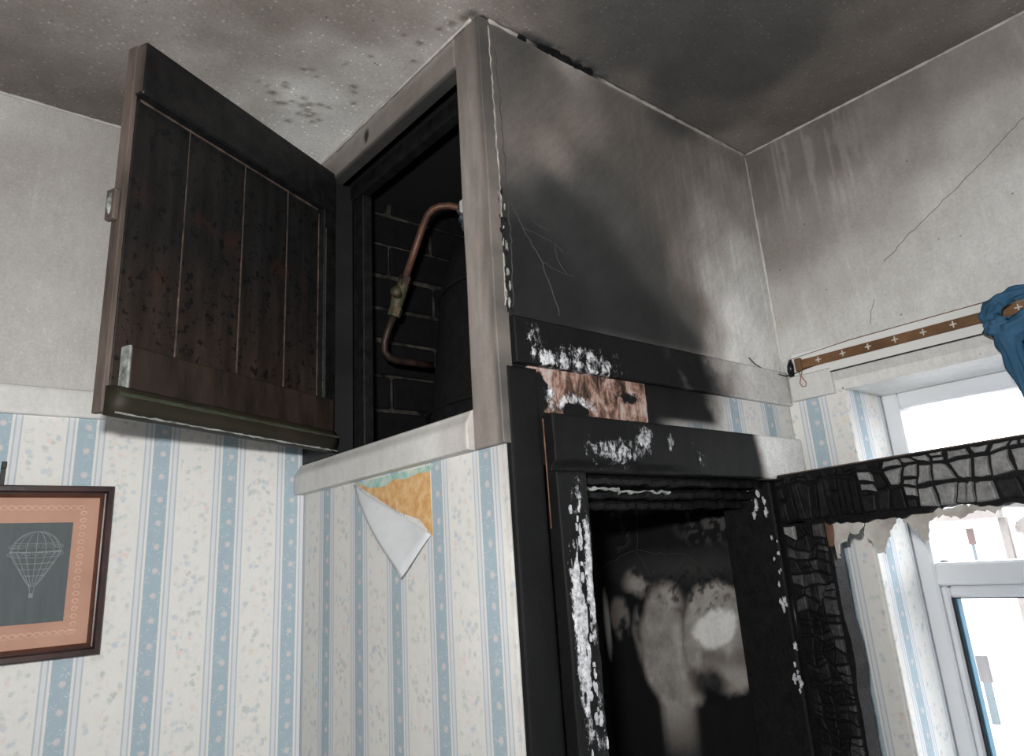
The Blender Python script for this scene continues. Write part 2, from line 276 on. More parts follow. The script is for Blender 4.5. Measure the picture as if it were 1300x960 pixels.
def sm(v, lo, hi):
    t = np.clip((v - lo) / (hi - lo), 0, 1); return t * t * (3 - 2 * t)

# ------------------------------------------------------------------ mesh helpers
def put(name, me, mat, parent=None, smooth=False):
    o = bpy.data.objects.new(name, me); COL.objects.link(o)
    if mat: me.materials.append(M[mat])
    if parent: o.parent = parent
    if smooth: me.polygons.foreach_set('use_smooth', [True] * len(me.polygons))
    return o
def tag(o, label=None, cat=None, group=None, kind=None):
    for k, v in (('label', label), ('category', cat), ('group', group), ('kind', kind)):
        if v: o[k] = v
    return o
def empty(name, loc=(0, 0, 0), rz=0.0):
    o = bpy.data.objects.new(name, None); COL.objects.link(o); o.location = loc; o.rotation_euler = (0, 0, rz); o.empty_display_size = 0.05; return o
def axis(a, b, fine, lo=None, hi=None, coarse=0.1, extra=()):
    """break points from a to b, fine between lo and hi"""
    lo = a if lo is None else lo; hi = b if hi is None else hi; pts = set([round(a, 5), round(b, 5)])
    for s, e, st in ((a, lo, coarse), (lo, hi, fine), (hi, b, coarse)):
        if e - s > 1e-6: pts.update(np.round(np.linspace(s, e, max(2, int(round((e - s) / st)) + 1)), 5).tolist())
    pts.update(round(x, 5) for x in extra if a < x < b)
    p = sorted(pts); out = [p[0]]
    for q in p[1:]:
        if q - out[-1] > 1e-4: out.append(q)
    return np.array(out)
FACES = {'-y': ((1, 0, 0), (0, 0, 1)), '-x': ((0, -1, 0), (0, 0, 1)), '-z': ((1, 0, 0), (0, -1, 0)), '+y': ((-1, 0, 0), (0, 0, 1)), '+z': ((1, 0, 0), (0, 1, 0))}
def plate(name, face, at, us, vs, thick, mat, fn=None, parent=None, bev=0.0, hole=None, uv0=0.0, smooth=True, vdir=None):
    """slab with a finely gridded front. us, vs are signed coordinates along the face axes; fn(u, v) -> dict of fields, 'h' = relief in metres"""
    U, V = np.array(FACES[face][0], float), np.array(FACES[face][1], float); N = np.cross(U, V)
    if bev:
        us = np.unique(np.concatenate([us, [us[0] + bev, us[-1] - bev]])); vs = np.unique(np.concatenate([vs, [vs[0] + bev, vs[-1] - bev]]))
    uu, vv = np.meshgrid(us, vs); nu, nv = len(us), len(vs); u, v = uu.ravel(), vv.ravel()
    F = fn(u, v) if fn else {}
    P0 = N * (N @ np.array([at if 'x' in face else 0, at if 'y' in face else 0, at if 'z' in face else 0], float))
    fr = P0 + np.outer(u, U) + np.outer(v, V); bk = fr - N * thick
    h = np.array(F.get('h', np.zeros_like(u)), float)
    if bev:
        edge = (u < us[0] + 1e-6) | (u > us[-1] - 1e-6) | (v < vs[0] + 1e-6) | (v > vs[-1] - 1e-6); h = np.where(edge, h - bev, h)
    fr = fr + np.outer(h, N); n = nu * nv
    i, j = np.meshgrid(np.arange(nu - 1), np.arange(nv - 1)); i, j = i.ravel(), j.ravel()
    if hole is not None:
        cu, cv = (us[i] + us[i + 1]) / 2, (vs[j] + vs[j + 1]) / 2; keep = ~hole(cu, cv); i, j = i[keep], j[keep]
    a = j * nu + i; q = np.stack([a, a + 1, a + 1 + nu, a + nu], 1)
    # boundary edges -> sides
    ed = {}
    for f in q.tolist():
        for k in range(4):
            e = (f[k], f[(k + 1) % 4]); ed[e] = 1
    side = [(b_, a_, a_ + n, b_ + n) for (a_, b_) in ed if (b_, a_) not in ed]
    faces = q.tolist() + (q[:, ::-1] + n).tolist() + side
    me = bpy.data.meshes.new(name); me.from_pydata(np.concatenate([fr, bk]).tolist(), [], faces); me.update()
    for key in ('alb', 'flake', 'bare', 'wp'):
        d = {'alb': 0.6}.get(key, 0.0); val = np.broadcast_to(F.get(key, d), u.shape).astype(np.float32)
        me.attributes.new(key, 'FLOAT', 'POINT').data.foreach_set('value', np.concatenate([val, val]))
    uvl = me.uv_layers.new(name='UVMap'); li = np.empty(len(me.loops), np.int32); me.loops.foreach_get('vertex_index', li)
    U2 = np.concatenate([u - uv0, u - uv0]); V2 = np.concatenate([v, v]); uvl.data.foreach_set('uv', np.stack([U2[li], V2[li]], 1).astype(np.float32).ravel())
    sf = np.zeros(len(faces), bool); sf[:len(q)] = smooth; me.polygons.foreach_set('use_smooth', sf)
    return put(name, me, mat, parent)

class MB:
    def __init__(s): s.v, s.f = [], []
    def add(s, vs, fs): o = len(s.v); s.v += [tuple(map(float, q)) for q in vs]; s.f += [tuple(i + o for i in f) for f in fs]; return s
    def box(s, x0, x1, y0, y1, z0, z1, b=0.0):
        if b <= 0:
            return s.add([(x, y, z) for z in (z0, z1) for y in (y0, y1) for x in (x0, x1)], [(0, 2, 3, 1), (4, 5, 7, 6), (0, 1, 5, 4), (2, 6, 7, 3), (0, 4, 6, 2), (1, 3, 7, 5)])
        vs, ids = [], {}
        for ix, X in enumerate((x0, x1)):
            for iy, Y in enumerate((y0, y1)):
                for iz, Z in enumerate((z0, z1)):
                    sx, sy, sz = (b if ix == 0 else -b), (b if iy == 0 else -b), (b if iz == 0 else -b)
                    ids[ix, iy, iz] = len(vs); vs += [(X, Y + sy, Z + sz), (X + sx, Y, Z + sz), (X + sx, Y + sy, Z)]
        g = lambda i, j, k, a: ids[i, j, k] + a
        fs = []
        for k in (0, 1):
            fs += [[g(k, 0, 0, 0), g(k, 1, 0, 0), g(k, 1, 1, 0), g(k, 0, 1, 0)][::(-1 if k == 0 else 1)], [g(0, k, 0, 1), g(1, k, 0, 1), g(1, k, 1, 1), g(0, k, 1, 1)][::(1 if k == 0 else -1)], [g(0, 0, k, 2), g(1, 0, k, 2), g(1, 1, k, 2), g(0, 1, k, 2)][::(-1 if k == 0 else 1)]]
        for i in (0, 1):
            for j in (0, 1):
                fs += [[g(i, j, 0, 0), g(i, j, 1, 0), g(i, j, 1, 1), g(i, j, 0, 1)], [g(i, 0, j, 0), g(i, 1, j, 0), g(i, 1, j, 2), g(i, 0, j, 2)], [g(0, i, j, 1), g(1, i, j, 1), g(1, i, j, 2), g(0, i, j, 2)]]
                for k in (0, 1): fs.append([g(i, j, k, 0), g(i, j, k, 1), g(i, j, k, 2)])
        return s.add(vs, fs)
    def tube(s, pts, r, n=10, cap=True):
        pts = [Vector(q) for q in pts]; rs = r if isinstance(r, (list, tuple)) else [r] * len(pts); ring = []; pu = None
        for i, q in enumerate(pts):
            d = (pts[min(i + 1, len(pts) - 1)] - pts[max(i - 1, 0)]).normalized()
            if pu is None: pu = d.orthogonal().normalized()
            pu = (pu - d * pu.dot(d)).normalized(); w_ = d.cross(pu)
            ring += [tuple(q + (pu * math.cos(2 * math.pi * k / n) + w_ * math.sin(2 * math.pi * k / n)) * rs[i]) for k in range(n)]
        fs = [(i * n + k, i * n + (k + 1) % n, (i + 1) * n + (k + 1) % n, (i + 1) * n + k) for i in range(len(pts) - 1) for k in range(n)]
        if cap: fs += [tuple(range(n))[::-1], tuple((len(pts) - 1) * n + k for k in range(n))]
        return s.add(ring, fs)
    def lathe(s, prof, c=(0, 0), n=40):
        v, m = [], len(prof)
        for k in range(n):
            a = 2 * math.pi * k / n; v += [(c[0] + r * math.cos(a), c[1] + r * math.sin(a), z) for r, z in prof]
        return s.add(v, [(k * m + i, ((k + 1) % n) * m + i, ((k + 1) % n) * m + i + 1, k * m + i + 1) for k in range(n) for i in range(m - 1)])
    def prism(s, poly, fn, t):
        """polygon (a, b) mapped by fn(a, b, depth) to 3-D, depth 0 and t"""
        n = len(poly); return s.add([fn(a, b, 0) for a, b in poly] + [fn(a, b, t) for a, b in poly], [tuple(range(n)), tuple(range(2 * n - 1, n - 1, -1))] + [(i, (i + 1) % n + 0, (i + 1) % n + n, i + n) for i in range(n)])
    def ribbon(s, pts, wd, nrm, t=0.0006):
        """thin raised strip along a polyline on a surface with normal nrm"""
        nv = Vector(nrm); L, R = [], []
        for i, q in enumerate(pts):
            q = Vector(q); d = (Vector(pts[min(i + 1, len(pts) - 1)]) - Vector(pts[max(i - 1, 0)])).normalized(); sd = d.cross(nv).normalized(); k = wd * (0.5 if not isinstance(wd, list) else 0)
            k = (wd[i] if isinstance(wd, list) else wd) * 0.5; L.append(q + sd * k); R.append(q - sd * k)
        n = len(pts); v = [tuple(a + nv * t) for a in L] + [tuple(a + nv * t) for a in R] + [tuple(a - nv * 0.001) for a in L] + [tuple(a - nv * 0.001) for a in R]
        f = []
        for i in range(n - 1): f += [(i, i + 1, n + i + 1, n + i), (2 * n + i, 2 * n + i + 1, i + 1, i), (n + i, n + i + 1, 3 * n + i + 1, 3 * n + i)]
        return s.add(v, f)
    def build(s, name, mat, parent=None, smooth=False):
        me = bpy.data.meshes.new(name); me.from_pydata(s.v, [], s.f); me.validate(); me.update()
        import bmesh
        bm = bmesh.new(); bm.from_mesh(me); bmesh.ops.recalc_face_normals(bm, faces=bm.faces); bm.to_mesh(me); bm.free()
        o = put(name, me, mat, parent, smooth)
        me.attributes.new('alb', 'FLOAT', 'POINT').data.foreach_set('value', np.full(len(me.vertices), 0.3, np.float32))
        return o
def arc(c, r, a0, a1, n, ax=('x', 'z'), base=(0, 0, 0)):
    out = []
    for i in range(n + 1):
        a = math.radians(a0 + (a1 - a0) * i / n); q = list(base)
        for k, val in zip(ax, (c[0] + r * math.cos(a), c[1] + r * math.sin(a))): q['xyz'.index(k)] = val
        out.append(tuple(q))
    return out
def wob(pts, amp, seg=0.012, seed=1):
    """resample a polyline and shake it"""
    rng = random.Random(seed); out = []
    for a, b in zip(pts[:-1], pts[1:]):
        a, b = Vector(a), Vector(b); n = max(1, int((b - a).length / seg))
        for i in range(n): out.append(a.lerp(b, i / n))
    out.append(Vector(pts[-1]))
    return out, rng

# ================================================================== SETTING
X0, Y0 = -1.6, -1.9
tag(MB().box(X0 - .1, XW + .3, Y0 - .1, YL + .1, -0.1, 0).build('floor', 'floor'), kind='structure')

# ceiling: soot and painted shade, with a scatter of round dark spots and scraped pale flecks
SPOTS = [(.409, 1.047, .010), (.427, 1.069, .009), (.416, 1.011, .007), (.421, 1.02, .008), (.458, 1.032, .008), (.474, 1.042, .009), (.489, 1.033, .008), (.505, 1.032, .007), (.464, 1.109, .008), (.508, 1.076, .007), (.464, 1.052, .009),
         (.395, 1.035, .006), (.437, 1.063, .008), (.446, 1.05, .007), (.478, 1.06, .008), (.486, 1.075, .009), (.492, 1.064, .008), (.500, 1.088, .007), (.470, 1.078, .007), (.380, 1.030, .005), (.436, .953, .006), (.452, .965, .005), (.425, .962, .006), (.513, .955, .009), (.520, .968, .007), (.535, .995, .007), (.475, .91, .005), (.498, .87, .006), (.545, .80, .008), (.560, .842, .006), (.515, .80, .005), (.570, .715, .012), (.560, .735, .009), (.552, .755, .007), (.574, .70, .012)]
def f_ceil(u, v):
    x, y = u, -v
    a = field(CEIL, x, y, 0.035)
    a = a * (0.86 + 0.28 * fbm(x, y, 30, 4, 3))
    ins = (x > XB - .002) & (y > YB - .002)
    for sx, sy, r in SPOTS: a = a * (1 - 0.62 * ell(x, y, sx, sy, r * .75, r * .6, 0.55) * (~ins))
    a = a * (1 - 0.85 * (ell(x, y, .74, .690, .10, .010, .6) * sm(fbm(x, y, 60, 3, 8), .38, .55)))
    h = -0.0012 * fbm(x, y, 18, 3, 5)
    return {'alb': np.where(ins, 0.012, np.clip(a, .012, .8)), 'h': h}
tag(plate('ceiling', '-z', ZC, axis(X0 - .1, XW + .3, .006, -0.1, XW), axis(-YL - .1, -Y0 + .1, .006, -YL, 0.15), 0.1, 'ceiling', f_ceil), kind='structure')

# left wall: sooted plaster above the rail, wallpaper below
def f_left(u, v):
    x, z = u, v
    a = field(WALLL, x, z, 0.05) * (0.94 + 0.12 * fbm(x, z, 25, 4, 11))
    a = a * (1 + 0.28 * ell(x, z, .255, 2.17, .0035, .075, .4))
    wp = (z < 1.90).astype(float)
    return {'alb': np.where(z < 1.90, 0.76, np.clip(a, .02, .8)), 'wp': wp, 'h': 0.0006 * fbm(x, z, 14, 3, 2)}
tag(plate('wall_left', '-y', YL, axis(X0, XB + .02, .006, -0.05, XB + .02), axis(0, ZC, .006, 1.40, ZC, extra=(1.8999, 1.9001)), 0.12, 'plaster', f_left, uv0=0.228), kind='structure')

# window wall: sooted plaster, wallpaper around the window, burnt inside the cupboard with paler scoured patches
WY0, WY1, WZ0, WZ1 = -0.62, 0.591, 0.92, 1.885
def f_right(u, v):
    y, z = -u, v
    a = field(WALLR, y, z, 0.035) * (0.92 + 0.16 * fbm(y, z * .6, 40, 4, 21))
    dr = sm(fbm(y, z * 0.05, 170, 2, 31), .58, .70) * sm(z, 2.16, 2.34) * sm(y, .42, .52)
    a = a * (1 + 0.45 * dr)
    low = z < 1.90
    a = np.where(low, 0.74, np.clip(a, .02, .8))
    wp = (z < 1.884).astype(float) * (y < YB)
    ins = y > YB + .002
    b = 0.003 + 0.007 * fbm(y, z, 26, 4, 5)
    n1, n2, n3 = fbm(y, z, 34, 5, 41), fbm(y, z, 12, 3, 43), fbm(y, z * .4, 60, 3, 47)
    def E(cy, cz, ry, rz, s): return ell(y + .02 * (n2 - .5), z + .02 * (n1 - .5), cy, cz, ry, rz, s)
    body = E(1.045, 1.430, .082, .130, .09)                       # broad grey-white scoured patch
    body2 = E(.925, 1.458, .088, .104, .07)
    ear = E(1.178, 1.490, .028, .045, .16); cap = E(1.112, 1.568, .046, .026, .4); limb = E(1.125, 1.455, .018, .055, .3)
    brt = ell(y + .03 * (n1 - .5), z + .02 * (n2 - .5) + .25 * (y - .935), .935, 1.474, .056, .040, .18)
    haze = E(.985, 1.590, .16, .030, .9)
    low_dark = E(.965, 1.372, .040, .028, .4)
    b = np.maximum(b, 0.045 * haze)
    b = np.maximum(b, 0.34 * cap * sm(n1, .34, .58)); b = np.maximum(b, 0.17 * ear * sm(n1, .30, .55)); b = np.maximum(b, .20 * limb * sm(n3, .3, .6))
    b = np.maximum(b, (0.40 + .22 * (n3 - .5)) * body * (0.45 + .9 * n1) * (1 - .75 * E(1.0, 1.50, .014, .10, .6)))
    b = np.maximum(b, .46 * body2 * (0.40 + .9 * n1) * (1 - .6 * E(.862, 1.45, .010, .09, .6)) * (1 - .45 * E(.93, 1.42, .07, .016, .6)))
    b = np.maximum(b, 0.92 * brt)
    b = b * (1 - .9 * low_dark)
    b = b * (1 - .8 * sm(fbm(y, z, 110, 3, 51), .56, .66) * E(.97, 1.545, .11, .040, .5))
    sl = ell(y, z, 1.222, 1.478, .0075, .062, .35); b = np.maximum(b, .75 * sl)
    sc = E(.90, 1.682, .085, .048, .45) * sm(fbm(y, z, 75, 4, 61), .47, .56); b = np.maximum(b, .080 * sc)
    sc2 = E(1.155, 1.69, .03, .05, .4) * sm(fbm(y, z, 75, 4, 62), .56, .62); b = np.maximum(b, .05 * sc2)
    upper = z > 1.76
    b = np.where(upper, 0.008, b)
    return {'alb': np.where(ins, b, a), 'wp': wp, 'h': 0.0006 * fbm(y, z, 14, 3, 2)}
usr = axis(-YL - .1, -Y0, .005, -YL, -0.14, extra=(-WY1, -WY0)); vsr = axis(0, ZC, .005, 1.32, ZC, extra=(WZ0, WZ1, 1.8999, 1.9001))
wr = tag(plate('wall_right', '-x', XW, usr, vsr, 0.205, 'plaster', f_right, hole=lambda u, v: (u > -WY1) & (u < -WY0) & (v > WZ0) & (v < WZ1), uv0=-0.650), kind='structure')
# outer leaf of the wall and the papered reveal linings
tag(MB().box(XW + .206, XW + .30, WY1 + .07, YL + .1, 0, ZC).box(XW + .206, XW + .30, Y0, WY0 + .03, 0, ZC).box(XW + .206, XW + .30, WY0 + .03, WY1 + .07, 0, WZ0 + .03).box(XW + .206, XW + .30, WY0 + .03, WY1 + .07, WZ1 + .02, ZC).build('wall_right_outer', 'white'), kind='structure')
def f_rev(u, v): return {'alb': np.full_like(u, .77), 'wp': np.ones_like(u), 'h': 0.0005 * fbm(u, v, 30, 3, 9)}
rev = plate('reveal_side', '-y', WY1 - .003, axis(XW - .001, XW + .1445, .006), axis(WZ0, WZ1, .01), 0.003, 'plaster', f_rev, wr, uv0=1.335)
revt = plate('reveal_head', '-z', WZ1 - .003, axis(XW - .001, XW + .1445, .006), axis(-WY1 + .001, -WY0 - .001, .02), 0.003, 'paint', lambda u, v: {'alb': .74 + 0 * u, 'h': 0.0008 * fbm(u, v, 22, 3, 4)}, wr)
tag(MB().box(X0 - .1, X0, Y0, YL, 0, ZC).build('wall_rear', 'white'), kind='structure')
tag(MB().box(X0, XW, Y0 - .1, Y0, 0, ZC).build('wall_near', 'white'), kind='structure')

# ---- boxed-in cupboard: papered side below the hatch, front panel above the doorway
def f_side(u, v):
    y, z = -u, v
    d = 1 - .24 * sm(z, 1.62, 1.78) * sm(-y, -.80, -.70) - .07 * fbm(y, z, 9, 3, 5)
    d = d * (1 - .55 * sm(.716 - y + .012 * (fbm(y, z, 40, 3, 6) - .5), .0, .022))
    return {'alb': .70 * d, 'wp': 1 + 0 * u, 'h': 0.0008 * fbm(y, z, 12, 3, 2)}
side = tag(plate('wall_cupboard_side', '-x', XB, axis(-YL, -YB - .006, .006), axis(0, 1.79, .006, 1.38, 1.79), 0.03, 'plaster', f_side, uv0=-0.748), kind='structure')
# torn paper: exposed distemper and a folded flap
fx = lambda d0: (lambda a, b, d: (XB - d0 - d, a, b))
MB().prism([(1.094, 1.763), (.876, 1.763), (.873, 1.664), (.905, 1.690), (.96, 1.705), (1.03, 1.735)], fx(.0002), .0008).build('exposed_distemper', 'orange', side)
MB().prism([(1.085, 1.763), (.862, 1.763), (.878, 1.754), (.90, 1.756), (.94, 1.751), (.97, 1.756), (1.0, 1.748), (1.05, 1.751)], fx(.0011), .0006).build('exposed_teal_paint', 'teal', side)
fl_ = MB(); N = 14; A_, B_, C_ = Vector((XB - .004, 1.094, 1.762)), Vector((XB - .003, .872, 1.666)), Vector((XB - .020, .928, 1.612))
vs, fs = [], []
for i in range(N + 1):
    for j in range(N + 1 - i):
        a, b = i / N, j / N; q = A_ * (1 - a - b) + B_ * a + C_ * b; q.x -= 0.006 * math.sin(math.pi * min(1, b * 1.1)) * (1 - .3 * a) + 0.004 * math.sin(7 * a + 3 * b); vs.append(q)
ix = lambda i, j: sum(N + 1 - k for k in range(i)) + j
for i in range(N):
    for j in range(N - i):
        fs.append((ix(i, j), ix(i + 1, j), ix(i, j + 1)))
        if j < N - i - 1: fs.append((ix(i + 1, j), ix(i + 1, j + 1), ix(i, j + 1)))
flap = fl_.add(vs, fs).build('wallpaper_flap', 'backing', side, True); md = flap.modifiers.new('thickness', 'SOLIDIFY'); md.thickness = .0006

# frame of the hatch (painted boards)
fr = tag(empty('trim_1', (0, 0, 0)), kind='structure')
def f_head(u, v):
    y, z = -u, v
    a = .21 + .17 * (fbm(y, z * 2, 10, 4, 3) - .5) + .10 * sm(z, 2.39, 2.412) - .12 * sm(-y, -.78, -.70)
    a = a * (1 - .96 * ell(y + .006 * (fbm(y, z, 90, 3, 1) - .5), z, 1.032, 2.382, .008, .014, .2)) * (1 - .75 * sm(2.362 - z, 0, .008))
    return {'alb': np.clip(a, .01, .7), 'h': .0012 * fbm(y, z, 16, 3, 4)}
plate('head_board', '-x', XB - .0095, axis(-YL + .001, -.7572, .005), axis(2.353, ZC - .001, .004), .022, 'paint', f_head, fr, .003)
def f_post(u, v):
    y, z = -u, v
    a = .205 + .16 * (fbm(y * 3, z * .6, 14, 4, 13) - .5) - .05 * sm(z, 2.2, 2.4) + .03 * ell(y, z, .735, 2.15, .02, .2, .5)
    a = a * (1 - .5 * sm(.712 - y, 0, .016) * (.4 + fbm(y, z, 20, 3, 1)))
    return {'alb': np.clip(a, .03, .6), 'h': .004 * (fbm(y * 2.2, z * .35, 20, 3, 14) - .5) * sm(z, 1.80, 1.9) * (1 - sm(z, 2.25, 2.34))}
plate('corner_post', '-x', XB - .010, axis(-.757, -YB + .0015, .003), axis(1.766, ZC - .001, .005), .022, 'paint', f_post, fr, .0015)
def f_sill(u, v):
    y, z = -u, v
    a = .66 - .10 * fbm(y, z, 14, 4, 5) - .30 * sm(-y, -.85, -.72) * (.6 + .5 * fbm(y, z, 25, 3, 2))
    top = sm(z, 1.800, 1.806)
    return {'alb': np.clip(a, .05, .75), 'h': .010 * (1 - sm(z, 1.797, 1.819)) + .001 * fbm(y, z, 16, 3, 7)}
plate('sill_board', '-x', XB - .010, axis(-YL + .0005, -.7575, .006), axis(1.766, 1.8195, .003), .05, 'paint', f_sill, fr, .002)
plate('hinge_post', '-x', XB - .006, axis(-YL + .001, -1.168, .005), axis(1.820, 2.3525, .006), .04, 'paint', lambda u, v: {'alb': .008 + .010 * fbm(u, v, 20, 3, 1)}, fr, .002)
MB().box(XB + .03, XB + .052, .72, 1.26, 2.322, 2.3525, .002).build('head_lining', 'doorledge', fr)
MB().box(XB + .035, XB + .055, 1.128, 1.168, 1.822, 2.322, .002).build('hinge_lining', 'doorledge', fr)
# cracks along the corner of the box
cr = MB(); pts, rng = wob([(XB + .0095, YB - .0, 2.40), (XB + .010, YB, 2.25), (XB + .012, YB, 2.06), (XB + .006, YB, 1.95)], 0, .008, 3)
pts = [q + Vector((rng.uniform(-.0012, .0012), 0, 0)) for q in pts]
cr.ribbon(pts, [rng.uniform(.0008, .0026) for _ in pts], (0, -1, 0), .0022).build('filler_crack', 'palecrack', fr)

rng = random.Random(17)
for i in range(34):
    z = rng.uniform(1.945, 2.125); x = XB + .010 + rng.uniform(-.003, .009); s_ = rng.uniform(.003, .008)
    poly = [(x + s_ * .4 * math.cos(a) * rng.uniform(.3, 1), z + s_ * 1.5 * math.sin(a) * rng.uniform(.3, 1)) for a in [k * .698 for k in range(9)]]
    MB().prism(poly, lambda a, b, d: (a, YB - .0005 - d, b), rng.uniform(.001, .004)).build('peeling_flake', 'charmid' if i % 4 else 'ashedge', fr)

# front panel
def f_panel(u, v):
    x, z = u, v
    a = field(PANEL, x + .016 * (fbm(x, z, 16, 3, 77) - .5), z + .016 * (fbm(x, z, 16, 3, 78) - .5), 0.030)
    wisp = fbm((x + z) * .5, (x - z) * 4.0, 40, 4, 71)                 # fine diagonal scuffs
    run = fbm(x * 3.2, z * .35, 40, 3, 75)                             # faint runs down the right half
    a = a * (0.86 + .28 * wisp) * (1 + .16 * (sm(run, .54, .72)) * sm(x, .85, .95)) * (.95 + .10 * fbm(x, z, 90, 3, 73))
    a = a * (1 + 1.6 * sm(1.952 - z, 0, .016) * sm(x, .72, .80) * (1 - sm(x, 1.02, 1.08)))
    a = a * (1 + .35 * sm(z, ZC - .010, ZC - .002))
    return {'alb': np.clip(a, .010, .8), 'h': .0010 * fbm(x, z, 9, 3, 5), 'flake': 0 * u}
front = tag(plate('wall_cupboard_front', '-y', YB, axis(XB + .012, XW, .004), axis(1.925, ZC, .004), .03, 'panel', f_panel), kind='structure')
ridge = [(.607, 2.38), (.611, 2.2), (.612, 2.08), (.607, 1.95)]
CR = [([(.617, 2.115), (.640, 2.075), (.672, 2.03), (.690, 1.985), (.698, 1.955)], .0011), ([(.640, 2.075), (.700, 2.068), (.718, 2.055)], .0006), ([(.672, 2.03), (.71, 2.022), (.735, 2.02)], .0006), ([(.66, 2.09), (.69, 2.085), (.715, 2.10)], .0005), ([(.700, 2.068), (.705, 2.04), (.72, 2.02)], .0005), ([(.611, 2.36), (.615, 2.2), (.616, 2.05), (.612, 1.95)], .0011)]
for i, (q, wd) in enumerate(CR):
    pts, rng = wob([(a, YB, b) for a, b in q], 0, .009, 20 + i); pts = [c + Vector((rng.uniform(-.002, .002), 0, rng.uniform(-.002, .002))) for c in pts]
    MB().ribbon(pts, wd, (0, -1, 0), .0012).build('crack', 'hair', front)
# cracks in the window wall
for i, (q, wd) in enumerate([([(.215, 2.245), (.30, 2.190), (.36, 2.155), (.43, 2.115), (.475, 2.085)], .0010), ([(.503, 2.026), (.513, 2.005), (.518, 1.985)], .0007)]):
    pts, rng = wob([(XW, a, b) for a, b in q], 0, .009, 40 + i); pts = [c + Vector((0, rng.uniform(-.0015, .0015), rng.uniform(-.0015, .0015))) for c in pts]
    MB().ribbon(pts, wd, (-1, 0, 0), .0008).build('crack', 'darkcrack', wr)
for i, q in enumerate([[(1.22, 1.60), (1.16, 1.622), (1.113, 1.632), (1.06, 1.622), (.985, 1.620), (.94, 1.585), (.90, 1.545)], [(1.113, 1.632), (1.100, 1.68), (1.098, 1.735)], [(1.113, 1.632), (1.09, 1.60), (1.08, 1.575)]]):
    pts, rng = wob([(XW, a, b) for a, b in q], 0, .012, 50 + i); pts = [c + Vector((0, rng.uniform(-.003, .003), rng.uniform(-.003, .003))) for c in pts]
    MB().ribbon(pts, .0010, (-1, 0, 0), .0008).build('crack', 'hair', wr)

# caulk beads where the planes meet
def bead(name, pts, r, f, mat='paint', seed=1):
    q, rng = wob(pts, 0, .010, seed); rs = [r * rng.uniform(.6, 1.3) for _ in q]; m = MB().tube(q, rs, 8)
    o = m.build(name, mat, None, True); co = np.array(m.v); o.data.attributes['alb'].data.foreach_set('value', np.clip(f(co), .01, .8).astype(np.float32)); return tag(o, kind='structure')
bead('trim_2', [(XB + .01, YB - .001, ZC - .001), (XW - .001, YB - .001, ZC - .001)], .0030, lambda c: .30 + .35 * (fbm(c[:, 0], c[:, 2], 40, 3, 5) - .5) - .5 * ell(c[:, 0], c[:, 2], .76, ZC, .075, 1, .4), seed=2)
bead('trim_3', [(XW - .001, YB - .002, ZC - .001), (XW - .001, -0.3, ZC - .001)], .0026, lambda c: .42 + .3 * (fbm(c[:, 1], c[:, 2], 40, 3, 6) - .5), seed=3)
bead('trim_4', [(XW - .001, YB - .001, ZC - .003), (XW - .001, YB - .001, 1.930)], .0026, lambda c: .30 + .30 * sm(-c[:, 2], -2.36, -2.1) + .2 * (fbm(c[:, 2], c[:, 0], 40, 3, 6) - .5), seed=4)
bead('trim_5', [(-.3, YL - .001, ZC - .001), (XB - .013, YL - .001, ZC - .001)], .0028, lambda c: .50 + 0 * c[:, 0], seed=5)
bead('trim_6', [(XB - .012, YB + .012, ZC - .001), (XB - .012, YL - .003, ZC - .001)], .0025, lambda c: .42 + .3 * (fbm(c[:, 1], c[:, 2], 40, 3, 8) - .5), seed=6)
# flakes of burnt paint along the top edge of the panel
fl2 = tag(empty('trim_7', (0, 0, 0)), kind='structure'); rng = random.Random(5)
for i in range(26):
    x = rng.uniform(.665, .815); s_ = rng.uniform(.004, .011); y = YB - rng.uniform(.000, .010)
    poly = [(x + s_ * 1.5 * math.cos(a) * rng.uniform(.6, 1), y + .5 * s_ * math.sin(a) * rng.uniform(.6, 1)) for a in [k * 1.047 for k in range(6)]]
    MB().prism(poly, lambda a, b, d: (a, b, ZC - .0005 - d), rng.uniform(.002, .005)).build('burnt_flake', 'charwood', fl2)

# ---- picture rail boards
tag(plate('trim_8', '-y', YL - .010, axis(X0, XB - .012, .02, -.05, XB - .012), axis(1.882, 1.926, .006), .0102, 'paint', lambda u, v: {'alb': .72 - .06 * fbm(u, v, 12, 3, 4)}, None, .002), kind='structure')
def f_rail(u, v):
    x, z = u, v; n = fbm(x, z, 26, 4, 81)
    b = sm(x + .05 * (n - .5) + .25 * (z - 1.90), 1.00, 1.16); a = .006 * (.7 + .8 * n) * (1 - b) + b * (.58 + .2 * (n - .5)) + .06 * sm(n, .52, .62) * sm(x, .9, 1.0) * (1 - b)
    fk = .62 * ell(x, z, .735, 1.886, .070, .030, .55) * (1 - .5 * sm(z, 1.893, 1.925)) + .45 * ell(x, z, .660, 1.881, .030, .010, .5) + .4 * ell(x, z, .635, 1.905, .022, .028, .6)
    fk = fk * (.55 + .9 * fbm(x, z * .25, 130, 3, 83))
    return {'alb': np.clip(a, .004, .75), 'flake': np.clip(fk, 0, 1), 'h': .002 * fbm(x, z, 30, 4, 2) * (1 - b) + .0025 * fk}
tag(plate('trim_9', '-y', YB - .009, axis(XB + .013, XW - .0005, .0035), axis(1.871, 1.936, .0035), .010, 'charpaint', f_rail, None, .002), kind='structure')
tag(plate('trim_10', '-x', XW - .011, axis(-YB + .0135, -.602, .004), axis(1.877, 1.924, .004), .0112, 'paint', lambda u, v: {'alb': .70 - .10 * fbm(u, v, 30, 4, 4)}, None, .002), kind='structure')

